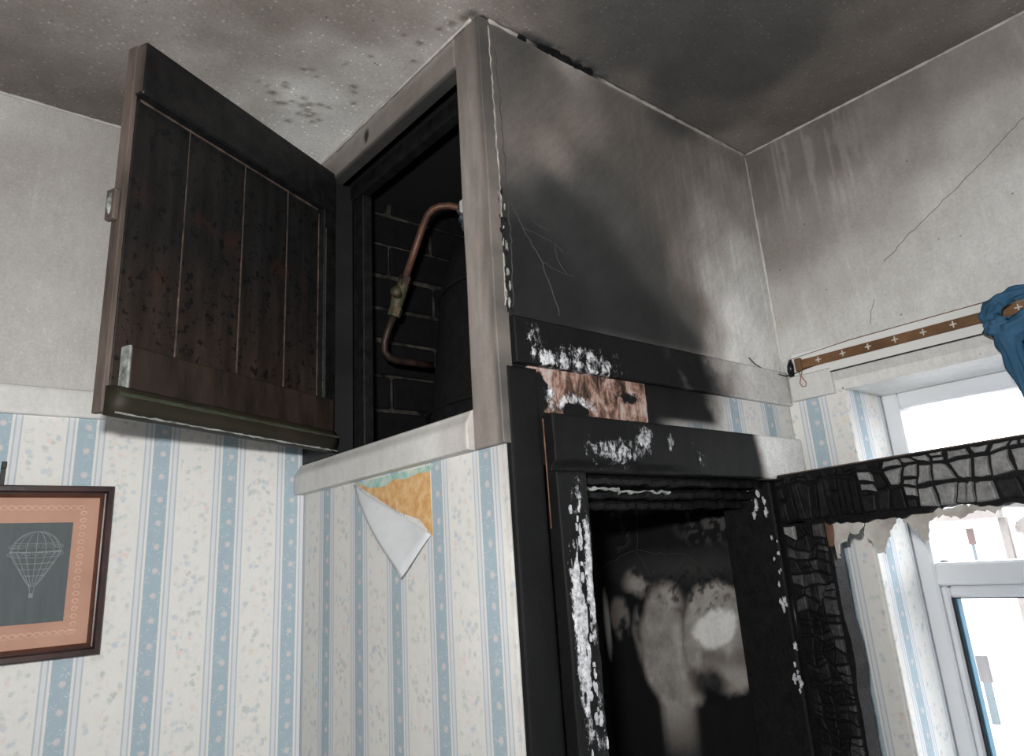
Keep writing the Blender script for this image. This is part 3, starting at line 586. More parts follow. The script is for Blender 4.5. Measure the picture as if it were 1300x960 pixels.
# band of wall between the rail and the door head: exposed undercoat, soot, then paper
def f_band(u, v):
    x, z = u, v; n = fbm(x, z, 30, 4, 91)
    b = sm(x + .04 * (n - .5) - .5 * sm(1.838 - z, 0, .02) * 0, 1.02, 1.10); lowp = sm(1.826 - z, 0, .014) * sm(x, .88, .95)
    a = .006 * (.7 + .8 * n) + b * .62 + lowp * .30 * (1 - b)
    ba = sm(.869 - x, 0, .004) * sm(x, .612, .640) * sm(z, 1.807, 1.812) * (.62 + .8 * (fbm(x, z * .35, 46, 4, 93) - .3))
    ba = ba * (1 - .95 * ell(x, z, .635, 1.835, .030, .028, .25)) * (1 - .6 * ell(x, z, .825, 1.843, .026, .010, .8)) * (1 - .9 * ell(x, z, .715, 1.818, .024, .011, .3)) * (1 - .5 * ell(x, z, .60, 1.85, .02, .05, .3))
    fk = .75 * np.maximum(ell(x, z, .715, 1.824, .046, .016, .4) * (1 - ell(x, z, .715, 1.814, .026, .012, .3)), .8 * ell(x, z, .668, 1.832, .012, .022, .5))
    return {'alb': np.clip(a, .004, .72), 'wp': np.clip(b + lowp, 0, 1) * (x > .8), 'bare': ba, 'flake': np.clip(fk, 0, 1), 'h': .0015 * fbm(x, z, 40, 4, 2) + .002 * ba * n}
plate('papered_band', '-y', YB + .001, axis(XB + .004, XW, .0035), axis(1.74, 1.926, .0035), .03, 'charpaint', f_band, front, uv0=1.104)

# ---- burnt doorway: architrave boards, linings
fr2 = tag(empty('trim_11', (0, 0, 0)), kind='structure')
def f_lintel(u, v):
    x, z = u, v; n = fbm(x, z, 28, 4, 101)
    b = sm(x + .012 * (n - .5) + .10 * (z - 1.77), 1.115, 1.150)
    a = .006 * (.6 + .9 * n) * (1 - b) + b * (.72 + .12 * (n - .5))
    fk = .66 * ell(x, z, .765, 1.760, .058, .020, .6) + .62 * ell(x, z, .885, 1.768, .050, .030, .6) * sm(n, .48, .6) + .5 * ell(x, z, .83, 1.785, .02, .02, .5) + .4 * ell(x, z, .96, 1.755, .04, .02, .6) * sm(n, .5, .6)
    burnt = sm(.97 - x, 0, .15)
    h = .0025 * fbm(x, z, 34, 4, 3) * (1 - b) + .003 * fk - .010 * burnt * sm(1.748 + .012 * (n - .5) - z, 0, .012)
    return {'alb': np.clip(a, .004, .75), 'flake': np.clip(fk, 0, 1), 'h': h}
plate('head_architrave', '-y', YB - .018, axis(.650, XW - .012, .0035), axis(1.731, 1.806, .0035), .018, 'charpaint', f_lintel, fr2, .002)
def f_arch(u, v):
    x, z = u, v; n = fbm(x, z * .5, 40, 4, 111)
    s1 = ell(x, z, .672 + .012 * (1.60 - z) * 0, 1.55, .016, .13, .35) * sm(fbm(x * 1.6, z * .35, 45, 4, 115), .36, .56)
    s2 = .9 * ell(x, z, .692, 1.60, .008, .085, .5)
    s3 = .5 * ell(x, z, .685, 1.70, .012, .03, .6)
    s4 = .55 * ell(x, z, .685, 1.44, .010, .07, .5) * sm(n, .42, .55)
    fk = np.clip(np.maximum.reduce([.95 * s1, s2, s3, s4]), 0, 1)
    eat = sm(x, .694, .703) * sm(1.66 - z, 0, .06)
    return {'alb': .006 * (.6 + .9 * n), 'flake': fk, 'h': .003 * n + .003 * fk - .008 * eat * fbm(x, z, 60, 3, 5)}
plate('side_architrave', '-y', YB - .017, axis(.650, .704, .003), axis(0, 1.7305, .004, 1.38, 1.7305), .017, 'charpaint', f_arch, fr2, .002)
plate('corner_board', '-y', YB - .002, axis(XB + .001, .6445, .006), axis(0, 1.868, .006, 1.38, 1.868), .03, 'charpaint', lambda u, v: {'alb': .004 + .005 * fbm(u, v * .3, 30, 3, 5), 'h': .001 * fbm(u, v, 30, 3, 1)}, fr2, .002)
pts, rng = wob([(.6470, YB - .004, 1.80), (.6470, YB - .004, 1.66)], 0, .01, 9)
MB().ribbon(pts, [max(.0006, .0016 * (1 - i / len(pts)) * rng.uniform(.4, 1.2)) for i in range(len(pts))], (0, -1, 0), .0004).build('exposed_wood_strip', 'barewood', fr2)
for i, z in enumerate((1.724, 1.708, 1.694)):
    pts, rng = wob([(.70, .715 + .020 * i, z), (1.175, .715 + .020 * i, z + .002)], 0, .010, 60 + i); m = MB()
    m.tube([q + Vector((0, rng.uniform(-.003, .003), rng.uniform(-.002, .002))) for q in pts], [.0075 * rng.uniform(.92, 1.08) for _ in pts], 6).build('charred_lath', 'charwood', fr2)
for (a, b, z, yy) in ((.705, .80, 1.712, .716), (.80, .92, 1.709, .720)):
    pts, rng = wob([(a, yy, z), (b, yy, z + .001)], 0, .007, int(a * 100)); pts = [q + Vector((0, -.004, rng.uniform(-.002, .002))) for q in pts]
    MB().ribbon(pts, [rng.uniform(.001, .006) for _ in pts], (0, -1, 0), .003).build('ash_flake', 'ashedge', fr2)
MB().box(1.175, 1.205, YB + .001, .80, 0, 1.73, .003).build('side_lining', 'charwood', fr2)
MB().box(.672, .700, YB + .001, .80, 0, 1.70, .003).build('side_lining', 'charwood', fr2)
rng = random.Random(11)
for i in range(34):      # loose ash clinging to the hinge side
    z = rng.uniform(1.38, 1.66); s_ = rng.uniform(.003, .009) * (1.3 if z < 1.5 else 1); y = YB + rng.uniform(-.001, .014)
    if i < 12: z = rng.uniform(1.665, 1.715); y = YB + rng.uniform(.01, .05); s_ *= 1.2
    poly = [(y + s_ * .45 * math.cos(a) * rng.uniform(.25, 1), z + s_ * math.sin(a) * rng.uniform(.25, 1)) for a in [k * .5712 for k in range(11)]]
    MB().prism(poly, lambda a, b, d: (1.1748 - d, a, b), rng.uniform(.001, .004)).build('ash_flake', 'ashwhite', fr2)
for i in range(38):
    t_ = rng.random(); z = 1.40 + .30 * t_; x = rng.gauss(.680, .009); s_ = rng.uniform(.0025, .006)
    x = min(.698, max(.656, x))
    poly = [(x + s_ * .5 * math.cos(a) * rng.uniform(.25, 1), z + s_ * 1.7 * math.sin(a) * rng.uniform(.25, 1)) for a in [k * .5712 for k in range(11)]]
    MB().prism(poly, lambda a, b, d: (a, YB - .0165 - d, b), rng.uniform(.003, .006)).build('ash_flake', 'ashwhite', fr2)

# ---- inside the cupboard
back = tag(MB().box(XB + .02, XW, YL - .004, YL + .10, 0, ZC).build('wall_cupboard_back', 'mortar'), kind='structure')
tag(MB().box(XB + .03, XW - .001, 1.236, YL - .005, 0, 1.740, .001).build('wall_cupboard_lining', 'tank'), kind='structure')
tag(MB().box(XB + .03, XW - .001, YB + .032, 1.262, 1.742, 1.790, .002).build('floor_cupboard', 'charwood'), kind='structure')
rng = random.Random(3); zc = 1.7935; k = 0
while zc < ZC - .01:
    off = 0.0 if k % 2 else .1125; x = XB + .03 - .225 + off + .047
    while x < XW - .012:
        a, b = max(x, XB + .025), min(x + .213, XW - .002)
        if b - a > .03:
            j = rng.uniform(0, .004); m = MB(); g = lambda s: rng.uniform(-s, s)
            m.box(a + g(.004), b + g(.004), YL - .012 - j, YL - .003, zc + g(.0028), min(zc + .0635 + g(.0028), ZC - .001), .003).build('brick', 'brick', back)
        x += .225
    zc += .0742; k += 1

# hot water tank under a lagging jacket
tk = empty('water_tank', (.95, .99, 1.7905)); P_ = [(0.0, 0), (.238, 0), (.242, .02), (.238, .07), (.228, .14), (.217, .21), (.208, .30), (.196, .37), (.180, .42), (.150, .457), (.11, .480), (.06, .495), (0, .499)]
m = MB().lathe(P_, (0, 0), 56); v2 = []
for x, y, z in m.v:
    a = math.atan2(y, x); f = 1 + .010 * math.sin(a * 9 + z * 6) + .006 * math.sin(a * 23 + 8 * z); v2.append((x * f, y * f, z))
m.v = v2; m.build('jacket', 'tank', tk, True)
MB().tube([(.03, .0, .488), (.03, .0, .520)], .035, 20).build('top_boss', 'tank', tk, True)
for z in (.10, .33): MB().tube([(math.cos(a * .1745) * (.237 if z < .2 else .208), math.sin(a * .1745) * (.237 if z < .2 else .208), z) for a in range(37)], .004, 6, False).build('strap', 'tank', tk, True)
tag(tk, 'soot-blackened water tank standing inside the open wall cupboard', 'water tank')

# copper pipe with a valve
pp = empty('copper_pipe', (.694, 1.12, 2.006)); O = Vector((.694, 1.12, 2.006)); L_ = lambda *q: [tuple(Vector(a) - O) for a in q]
top = [(.800, .995, 2.268), (.775, 1.012, 2.282), (.757, 1.028, 2.290), (.742, 1.042, 2.290), (.732, 1.050, 2.284), (.724, 1.057, 2.272), (.7175, 1.068, 2.245)]
MB().tube(L_(*top, (.700, 1.112, 2.140)), .0070, 14).build('upper_pipe', 'copper', pp, True)
MB().tube(L_((.691, 1.124, 2.092), (.681, 1.138, 2.055), (.678, 1.145, 2.035), (.680, 1.149, 2.018), (.690, 1.151, 2.008), (.705, 1.152, 2.004), (.74, 1.152, 2.004), (.788, 1.153, 2.004)), .0068, 14).build('lower_pipe', 'copperdark', pp, True)
vb = MB().tube(L_((.7015, 1.109, 2.150), (.700, 1.112, 2.140), (.694, 1.120, 2.118), (.691, 1.125, 2.098), (.690, 1.127, 2.088)), [.0115, .0115, .0135, .0115, .0105], 14).build('valve', 'verdigris', pp, True)
MB().tube(L_((.694, 1.118, 2.118), (.683, 1.106, 2.122), (.676, 1.100, 2.124)), [.0095, .0085, .0105], 12).build('valve_spindle', 'verdigris', vb, True)
MB().tube(L_((.7035, 1.105, 2.158), (.7000, 1.113, 2.138)), .0125, 6).build('compression_nut', 'copperdark', pp)
MB().tube(L_((.692, 1.123, 2.099), (.689, 1.128, 2.082)), .0125, 6).build('compression_nut', 'verdigris', pp)
MB().tube(L_((.790, 1.002, 2.273), (.770, 1.016, 2.285)), .0105, 12).build('elbow_collar', 'copper', pp, True)
rng = random.Random(8)
m = MB()
for (c, r) in (((.771, 1.002, 2.272), .012), ((.769, .994, 2.252), .013), ((.766, .985, 2.232), .012)):
    m.lathe([(0, -r), (r * .7, -r * .75), (r, -.1 * r), (r * .8, r * .6), (r * .3, r * .95), (0, r)], (0, 0), 12); s0 = len(m.v) - 72
    for i in range(s0, len(m.v)): q = Vector(m.v[i]) * rng.uniform(.8, 1.2); m.v[i] = tuple(q + Vector(c) - O)
m.build('ash_covered_joint', 'ashlump', pp)
MB().box(.747 - O.x, .759 - O.x, .962 - O.y, .986 - O.y, 2.253 - O.z, 2.279 - O.z, .003).build('pipe_clip', 'white', pp)
tag(pp, 'tarnished copper pipe with a small valve in front of blackened bricks', 'pipe')
# scorched laths hanging from the cupboard ceiling
hs = empty('burnt_lath', (.80, 1.05, 2.40)); rng = random.Random(21)
for i in range(7):
    a = rng.uniform(-.5, .9); x, y, ln = rng.uniform(-.02, .12), rng.uniform(-.12, .10), rng.uniform(.03, .08)
    MB().tube([(x, y, .010 - .004 * i % 3), (x + ln * math.cos(a), y + ln * math.sin(a), -.006 - rng.uniform(0, .012))], [.007, .004], 5).build('lath_strip', 'charmid' if i % 2 else 'charwood', hs)
tag(hs, 'charred scraps of lath clinging to the cupboard ceiling above the pipe', 'debris')

# ================================================================== HATCH DOOR (open, inner face towards the camera)
DW, DH = 0.4345, 0.527
cdoor = empty('cupboard_door', (.576, 1.163, 1.828), math.atan2(-.4335, -.9011))
seams = [.034, .119, .221, .334, DW - .008]
for a, b in zip(seams[:-1], seams[1:]): MB().box(a + .0007, b - .0007, -.020, 0, .002, DH - .002, .0012).build('board', 'door', cdoor)
MB().box(0, .0335, -.022, .012, .001, DH - .001, .002).build('hinge_stile', 'doorledge', cdoor)
MB().box(DW - .0075, DW, -.017, .0001, 0, DH, .0006).build('edge_strip', 'dooredge', cdoor)
for s_ in seams[1:4]:
    pts, rng = wob([(s_, 0, .085), (s_, 0, DH - .070)], 0, .012, int(s_ * 999)); MB().ribbon(pts, [rng.uniform(.0005, .0018) * (1 if q.z < .28 else .35) for q in pts], (0, 1, 0), .0004).build('seam', 'seam', cdoor)
MB().ribbon([(.0355, 0, .075), (.0355, 0, DH - .09)], .0022, (0, 1, 0), .0006).build('seam', 'seam', cdoor)
MB().ribbon([(.0290, .012, .075), (.0290, .012, DH - .12)], .0016, (0, 1, 0), .0006).build('seam', 'mouldtop', cdoor)
tl = MB().box(.010, DW - .0018, .0002, .018, DH - .082, DH + .002, .003).build('top_ledge', 'doorledge', cdoor)
pts, rng = wob([(.04, .0005, DH - .0835), (DW - .012, .0005, DH - .0835)], 0, .012, 5); MB().ribbon(pts, [rng.uniform(.0016, .0032) for _ in pts], (0, 1, 0), .0012).build('seam', 'seam', tl)
MB().box(DW - .0018, DW - .0005, .0035, .017, DH - .08, DH - .004).build('pale_end', 'dooredge', tl)  # end face in a paler colour than the ledge
bl = MB().box(.008, DW - .022, 0, .016, .028, .086, .002).build('bottom_ledge', 'doorfoot', cdoor)
MB().box(DW - .0222, DW - .0185, .0008, .017, .030, .086, .0008).build('ashy_end', 'ashedge', bl)
prof = [(0, -.004), (.016, -.004), (.022, .000), (.0255, .009), (.0260, .018), (.0225, .026), (.016, .031), (0, .033)]
mo = MB(); xs = np.linspace(.008, DW - .003, 24); rng = random.Random(4); V_ = []
for x in xs: V_ += [(x, a + rng.uniform(-.0003, .0003), b + rng.uniform(-.0004, .0004)) for a, b in prof]
n_ = len(prof); F_ = [(i * n_ + k, (i + 1) * n_ + k, (i + 1) * n_ + k + 1, i * n_ + k + 1) for i in range(len(xs) - 1) for k in range(n_ - 1)] + [tuple(range(n_)), tuple((len(xs) - 1) * n_ + k for k in range(n_ - 1, -1, -1))]
mo.add(V_, F_).build('moulding', 'mould', cdoor, True)
mn = MB(); mn.ribbon([(x, .0255, .0195) for x in xs], [rng.uniform(.003, .0055) for _ in xs], (0, .8, .6), .0007).build('moulding_nose_highlight', 'mouldtop', cdoor)  # green nose strip, its highlight line put into the colour
q_, rng = wob([(.01, .016, -.0045), (DW - .001, .016, -.0045)], 0, .008, 8); MB().tube([q + Vector((0, .008, rng.uniform(-.0005, .0005))) for q in q_], [.0013 * rng.uniform(.6, 1.5) for _ in q_], 6).build('ragged_paint_edge', 'ashedge', cdoor)
lt = MB().box(DW, DW + .009, -.020, -.002, .255, .300, .002).build('latch', 'dooredge', cdoor)
MB().tube([(DW + .006, -.011, .262), (DW + .010, -.011, .276), (DW + .008, -.011, .292)], [.003, .004, .003], 8).build('latch_knob', 'ashedge', lt, True)
for z in (.09, .41): MB().tube([(-.004, -.006, z), (-.004, -.006, z + .05)], .005, 10).build('hinge', 'iron', cdoor, True)
tag(cdoor, 'scorched dark boarded cupboard door hanging open below the ceiling', 'door')

# ================================================================== BURNT DOOR (open in front of the window)
bd = empty('charred_door', (1.1735, .688, 0.02), math.atan2(-math.cos(math.radians(10)), -math.sin(math.radians(10))))
DT = 1.735 - .02; SW = .088
def rag(n, amp, seed): r = random.Random(seed); return [r.uniform(-amp, amp) for _ in range(n)]
def strip(name, x0, x1, z0, z1, vertical, mat, parent, seed):
    """board whose inner edge is eaten away by the fire"""
    r = random.Random(seed); n = 46; a, b = [], []
    for i in range(n + 1):
        t = i / n; e = r.uniform(-.003, .003) + .003 * math.sin(t * 23)
        if vertical: z = z0 + (z1 - z0) * t; a.append((x0, z)); b.append((x1 + e, z))
        else: x = x0 + (x1 - x0) * t; a.append((x, z1)); b.append((x, z0 + e - .010 * math.exp(-((x - .16) / .05) ** 2)))
    V, F = [], []
    for (p, q) in zip(a, b): V += [(p[0], 0, p[1]), (q[0], .004, q[1]), (q[0], .030, q[1]), (p[0], .034, p[1])]
    for i in range(n):
        for k in range(4): F.append((4 * i + k, 4 * i + (k + 1) % 4, 4 * i + 4 + (k + 1) % 4, 4 * i + 4 + k))
    F += [(0, 1, 2, 3), (4 * n, 4 * n + 3, 4 * n + 2, 4 * n + 1)]
    return MB().add(V, F).build(name, mat, parent)
stile = strip('hinge_stile', 0, SW, 0, DT - .0805, True, 'charwood', bd, 1)
strip('closing_stile', .475, .39, 0, DT - .0805, True, 'charwood', bd, 2)
rail = strip('top_rail', 0, .475, DT - .080, DT, False, 'charwood', bd, 3)
MB().box(.088, .39, .0, .034, .02, .20, .004).build('bottom_rail', 'charwood', bd)
MB().box(.0, .475, .002, .032, DT, DT + .0025, .001).build('pale_top_edge', 'dooredge', rail)
def block(parent, poly, proud, mat):
    n = len(poly); cx = sum(q[0] for q in poly) / n; cz = sum(q[1] for q in poly) / n
    V = [(x, .002, z) for x, z in poly] + [(x + (cx - x) * .06, -proud * .7, z + (cz - z) * .06) for x, z in poly] + [(x + (cx - x) * .22, -proud, z + (cz - z) * .22) for x, z in poly]
    F = [tuple(range(2 * n, 3 * n))] + [(k * n + i, k * n + (i + 1) % n, (k + 1) * n + (i + 1) % n, (k + 1) * n + i) for k in (0, 1) for i in range(n)]
    MB().add(V, F).build('char_block', mat, parent)
def cracked(parent, us_, vs_, gap, seed, fn, tr):
    """irregular crazed blocks on a jittered lattice; fn gives proudness and material"""
    r = random.Random(seed); nu, nv = len(us_), len(vs_)
    du = min(b - a for a, b in zip(us_[:-1], us_[1:])); dv = min(b - a for a, b in zip(vs_[:-1], vs_[1:])); P = {}
    for i in range(nu):
        for j in range(nv):
            P[i, j] = (us_[i] + (r.uniform(-.36, .36) * du if 0 < i < nu - 1 else 0), vs_[j] + (r.uniform(-.34, .34) * dv if 0 < j < nv - 1 else r.uniform(-.05, .05) * dv))
    for i in range(nu - 1):
        for j in range(nv - 1):
            q = [P[i, j], P[i + 1, j], P[i + 1, j + 1], P[i, j + 1]]; parts = [q]
            if r.random() < .25: t = r.uniform(.35, .65); A = tuple(a + (b - a) * t for a, b in zip(q[0], q[3])); B = tuple(a + (b - a) * t for a, b in zip(q[1], q[2])); parts = [[q[0], q[1], B, A], [A, B, q[2], q[3]]]
            elif r.random() < .12: t = r.uniform(.4, .6); A = tuple(a + (b - a) * t for a, b in zip(q[0], q[1])); B = tuple(a + (b - a) * t for a, b in zip(q[3], q[2])); parts = [[q[0], A, B, q[3]], [A, q[1], q[2], B]]
            for s_ in parts:
                cx = sum(a for a, _ in s_) / 4; cz = sum(b for _, b in s_) / 4; out = []
                for k in range(4):          # inset by half the crack width, with a knocked-off corner here and there
                    a = Vector((*s_[k], 0)); d = Vector((cx - a.x, cz - a.y, 0)); L = d.length; g = gap * r.uniform(.7, 1.6)
                    c = a + d * min(.45, g * 1.3 / max(L, 1e-4))
                    nx = Vector((*s_[(k + 1) % 4], 0)); mid = (a + nx) / 2; dm = Vector((cx, cz, 0)) - mid; mm = mid + dm * min(.4, g * r.uniform(.5, 1.3) / max(dm.length, 1e-4)) + (nx - a) * r.uniform(-.15, .15)
                    out += [tuple(c.xy), tuple(mm.xy)]
                pr, mt = fn(cx, cz, r); block(parent, [tr(a, b) for a, b in out], pr, mt)
def frail(x, z, r):
    g = (x - .20) / .06 + r.uniform(-.6, .6)
    return r.uniform(.003, .006), ('charash' if g > 0 and not (z < DT - .062 and r.random() < .5) else ('charmid' if (g > -2.2 and r.random() < .45) or x < .09 and r.random() < .5 else 'charwood'))
cracked(rail, [.004, .022, .040, .054, .070, .084, .098, .112, .127, .143, .160], [DT - .078, DT - .016, DT - .002], .0022, 31, frail, lambda a, b: (a, b))
cracked(rail, [.161, .184, .206, .232, .256, .284, .308, .336, .360, .388, .414, .444, .474], [DT - .078, DT - .044, DT - .014, DT - .002], .0026, 33, frail, lambda a, b: (a, b))
def fstile(x, z, r):
    hi = z > DT - .21 and z < DT - .12
    if z > DT - .098 and x < .05 and r.random() < .6: return .005, 'charash'
    if hi: return .004, ('chargrey' if r.random() < .5 else 'charmid')
    if x > .066: return .005, ('chargrey' if r.random() < .5 else 'charmid')
    return r.uniform(.002, .004), ('charwood' if r.random() < .75 else 'charmid')
zz = [DT - .082 - .0195 * k for k in range(20)][::-1]
cracked(stile, [.006, .028, .048, .066, .085], zz, .0014, 37, fstile, lambda a, b: (a, b))
# scorched remnants of the burnt-out panel
def remnant(poly, seed, mat='remnant'):
    r = random.Random(seed); out = []
    for (a, b) in zip(poly, poly[1:] + poly[:1]):
        a, b = Vector((*a, 0)), Vector((*b, 0)); n = max(1, int((b - a).length / .004))
        for i in range(n): q = a.lerp(b, i / n); out.append((q.x + r.uniform(-.0022, .0022), q.y + r.uniform(-.0026, .0026)))
    MB().prism(out, lambda a, b, d: (a, .014 + d, b), .002).build('panel_remnant', mat, bd)
T = DT - .084
remnant([(.086, T + .004), (.150, T + .004), (.142, T - .012), (.128, T - .022), (.118, T - .018), (.110, T - .030), (.097, T - .034), (.092, T - .055), (.086, T - .055)], 1)
remnant([(.150, T + .004), (.206, T + .002), (.190, T - .018), (.181, T - .030), (.172, T - .052), (.160, T - .050), (.150, T - .030), (.143, T - .020)], 2)
remnant([(.200, T + .004), (.36, T + .006), (.34, T - .006), (.318, T - .002), (.298, T - .009), (.270, T - .004), (.25, T - .010), (.243, T - .034), (.236, T - .040), (.228, T - .020), (.216, T - .012)], 3)
MB().prism([(.086, T + .001), (.0935, T - .004), (.0925, T - .020), (.088, T - .036), (.086, T - .036)], lambda a, b, d: (a, .002 + d, b), .010).build('bare_wood_sliver', 'barewood', stile)
for z in (.25, 1.45): MB().tube([(-.004, .004, z), (-.004, .004, z + .07)], .006, 10).build('hinge', 'iron', bd, True)
tag(bd, 'charred cracked door frame standing open in front of the window, its panel burnt away', 'door')

# ================================================================== WINDOW
wn = tag(empty('window_1', (XW + .145, 0, 0)), kind='structure'); wx = .0
def wbox(name, y0, y1, z0, z1, x0=0.0, x1=.06, mat='pvc', parent=wn, b=.004): return MB().box(x0, x1, y0, y1, z0, z1, b).build(name, mat, parent)
wbox('jamb', .560, .590, WZ0 + .001, WZ1 - .001); wbox('jamb', WY0 + .001, WY0 + .03, WZ0 + .001, WZ1 - .001)
wbox('head', WY0 + .031, .5595, 1.852, WZ1 - .001); wbox('bottom_rail', WY0 + .031, .5595, WZ0 + .001, WZ0 + .04)
wbox('transom', WY0 + .031, .5595, 1.536, 1.574, -.002, .06)
sash = wbox('casement_stile', .546, .5595, WZ0 + .041, 1.535, .004, .055)
wbox('casement_rail', WY0 + .045, .5455, 1.516, 1.535, .004, .055)
wbox('gasket', .5415, .5455, WZ0 + .041, 1.5155, .006, .030, 'gasket', sash, .0005); wbox('spacer', .5385, .5413, WZ0 + .041, 1.515, .012, .030, 'gasketblue', sash, .0005)
wbox('gasket', WY0 + .045, .5455, 1.5138, 1.5157, .010, .030, 'gasket', sash, .0005)
wbox('mullion', -.06, -.015, WZ0 + .041, 1.535)
wbox('pane', WY0 + .0305, .5595, 1.5745, 1.8515, .014, .018, 'glass', wn, .0005); wbox('pane', WY0 + .046, .5380, WZ0 + .041, 1.5135, .032, .036, 'glass', wn, .0005)
wbox('glazing_clip', .546, .558, 1.5745, 1.5775, .028, .033, 'gasket', wn, .0005)

# ================================================================== CURTAIN TRACK AND CURTAIN
tr = empty('curtain_track', (XW, .66, 1.930)); TL = 1.0
MB().box(-.0065, -.0004, -TL, .012, -.012, .036, .001).build('backing_board', 'white', tr)
MB().box(-.012, -.0067, -TL, .0, .004, .021, .001).build('track_strip', 'trackbrown', tr)
MB().box(-.015, -.0067, -.008, .004, .001, .025, .001).build('end_stop', 'trackbrown', tr)
for k in range(9):
    c = MB(); y = -.042 - .046 * k; r_ = .0036
    c.box(-.0135, -.0118, y - .0052, y + .0052, .0117, .0137).box(-.0136, -.0118, y - .0010, y + .0010, .0075, .0180)
    c.build('cross_clip', 'cross', tr)
MB().tube([(-.010, .002, .002), (-.013, -.004, -.010), (-.014, -.012, -.024), (-.014, -.010, -.030), (-.014, -.003, -.030), (-.013, .001, -.022), (-.011, -.002, -.010), (-.010, -.006, .000)], .0009, 6).build('cord_loop', 'cord', tr, True)
MB().tube([(-.008, -.0, -.0135), (-.009, -.2, -.0132), (-.008, -.45, -.0130)], .0011, 6).build('lower_wire', 'iron', tr)
MB().tube([(-.006, .012, .028), (-.007, -.1, .0345), (-.0065, -.45, .037)], .0008, 6).build('upper_wire', 'trackbrown', tr)
tag(tr, 'brown curtain track with pale cross-shaped clips on the window wall', 'curtain track')
bc = empty('burnt_cable', (XW - .004, .675, 1.935)); rng = random.Random(2)
m = MB(); m.tube([(0, .004, -.012), (-.006, .001, .0), (-.008, -.001, .010), (-.003, .000, .022)], [.004, .0065, .006, .0025], 9)
m.build('melted_plug', 'melt', bc, True)
MB().tube([(-.003, .0, -.006), (-.010, .010, -.008), (-.016, .012, -.007), (-.060, .019, -.003), (-.10, .0185, .008), (-.115, .0185, .017)], .0011, 6).build('wire', 'melt', bc, True)
MB().tube([(-.003, .0, -.006), (-.004, -.010, -.005), (-.006, -.03, -.002), (-.004, -.10, .004)], .0010, 6).build('wire', 'melt', bc, True)
tag(bc, 'melted black cable stub in the wall corner beside the curtain track', 'cable')

cu = empty('curtain', (1.245, .32, 1.0))
nu, nv = 70, 60; V, F = [], []
for j in range(nv + 1):
    t = j / nv; z = 0.905 * t
    for i in range(nu + 1):
        s_ = i / nu; w_ = .30 * (1 - .25 * t)
        y = -(w_ * s_) + .008 * math.sin(5 * t) * (1 - s_) - .012 * (1 - t) * 0
        x = .014 * math.sin(s_ * 30 + 1.2 * math.sin(3 * t)) * (1 - .35 * t) + .006 * math.sin(s_ * 61 + 4 * t) + .010 * math.sin(t * 21 + 9 * s_) * sm(np.array(t), .8, 1.0)
        z2 = z + .010 * math.sin(s_ * 16 + 1) * t + .02 * t * math.exp(-((s_ - .0) / .1) ** 2) * 0
        V.append((x, y, z2))
for j in range(nv):
    for i in range(nu): a = j * (nu + 1) + i; F.append((a, a + 1, a + nu + 2, a + nu + 1))
cs = MB().add(V, F).build('hanging_cloth', 'cloth', cu, True); md = cs.modifiers.new('thickness', 'SOLIDIFY'); md.thickness = .0025
def lumps(name, pts, rs, seed, amp=.34, n=26, mat='cloth'):
    q = [Vector(p) for p in pts]; P2, R2 = [], []
    for i in range(len(q) - 1):
        for k in range(8): t = k / 8; P2.append(q[i].lerp(q[i + 1], t)); R2.append(rs[i] * (1 - t) + rs[i + 1] * t)
    P2.append(q[-1]); R2.append(rs[-1]); m = MB().tube(P2, R2, n); r = random.Random(seed); f0 = [r.uniform(0, 6) for _ in range(4)]
    for i, p in enumerate(m.v):
        k, c = i % n, i // n; a = 2 * math.pi * k / n; f = 1 + amp * .5 * math.sin(4 * a + f0[0] + .35 * c) + amp * .5 * math.sin(7 * a + f0[1] - .22 * c) + amp * .3 * math.sin(c * .9 + f0[2])
        m.v[i] = tuple(P2[c] + (Vector(p) - P2[c]) * f)
    return m.build(name, mat, cu, True)
lumps('bunched_loop', [(-.004, .012, .922), (-.006, .004, .938), (-.006, -.010, .950), (-.004, -.030, .9555), (-.004, -.07, .956), (-.002, -.14, .955)], [.009, .012, .010, .0085, .008, .009], 1)
lumps('bunched_fold', [(-.006, .013, .918), (-.008, .002, .912), (-.008, -.016, .902), (-.006, -.05, .916), (-.004, -.12, .922)], [.009, .015, .018, .013, .012], 2)
lumps('bunched_fold', [(-.012, -.004, .915), (-.012, -.010, .88), (-.008, -.014, .83), (-.004, -.020, .76)], [.012, .014, .009, .004], 3)
MB().tube([(-.010, .019, .909), (-.010, .009, .901), (-.012, .003, .895), (-.010, .0015, .882), (-.006, .0, .872)], [.0022, .0030, .0026, .0028, .0018], 8).build('scorched_hem', 'melt', cu, True)
tag(cu, 'crumpled blue curtain bunched up at the end of the track', 'curtain')

# ================================================================== FRAMED PICTURE
PX0, PX1, PZ0, PZ1 = -.085, .2715, 1.534, 1.776; pf = empty('framed_picture', ((PX0 + PX1) / 2, YL, PZ0)); ox = (PX0 + PX1) / 2
hw, hh = (PX1 - PX0) / 2, PZ1 - PZ0
def mitre(x0, z0, x1, z1, w_, prof, name, mat):
    """four mitred frame rails with a stepped profile (distance in, height out of the wall)"""
    C = [(x0, z0, 1, 1), (x1, z0, -1, 1), (x1, z1, -1, -1), (x0, z1, 1, -1)]
    for k in range(4):
        a, b = C[k], C[(k + 1) % 4]; V = []
        for c in (a, b): V += [(c[0] + c[2] * d, -h, c[1] + c[3] * d) for d, h in prof] + [(c[0] + c[2] * prof[-1][0], -.001, c[1] + c[3] * prof[-1][0]), (c[0], -.001, c[1])]
        n = len(prof) + 2; MB().add(V, [(i, (i + 1) % n, n + (i + 1) % n, n + i) for i in range(n)] + [tuple(range(n)), tuple(range(2 * n - 1, n - 1, -1))]).build(name, mat, pf)
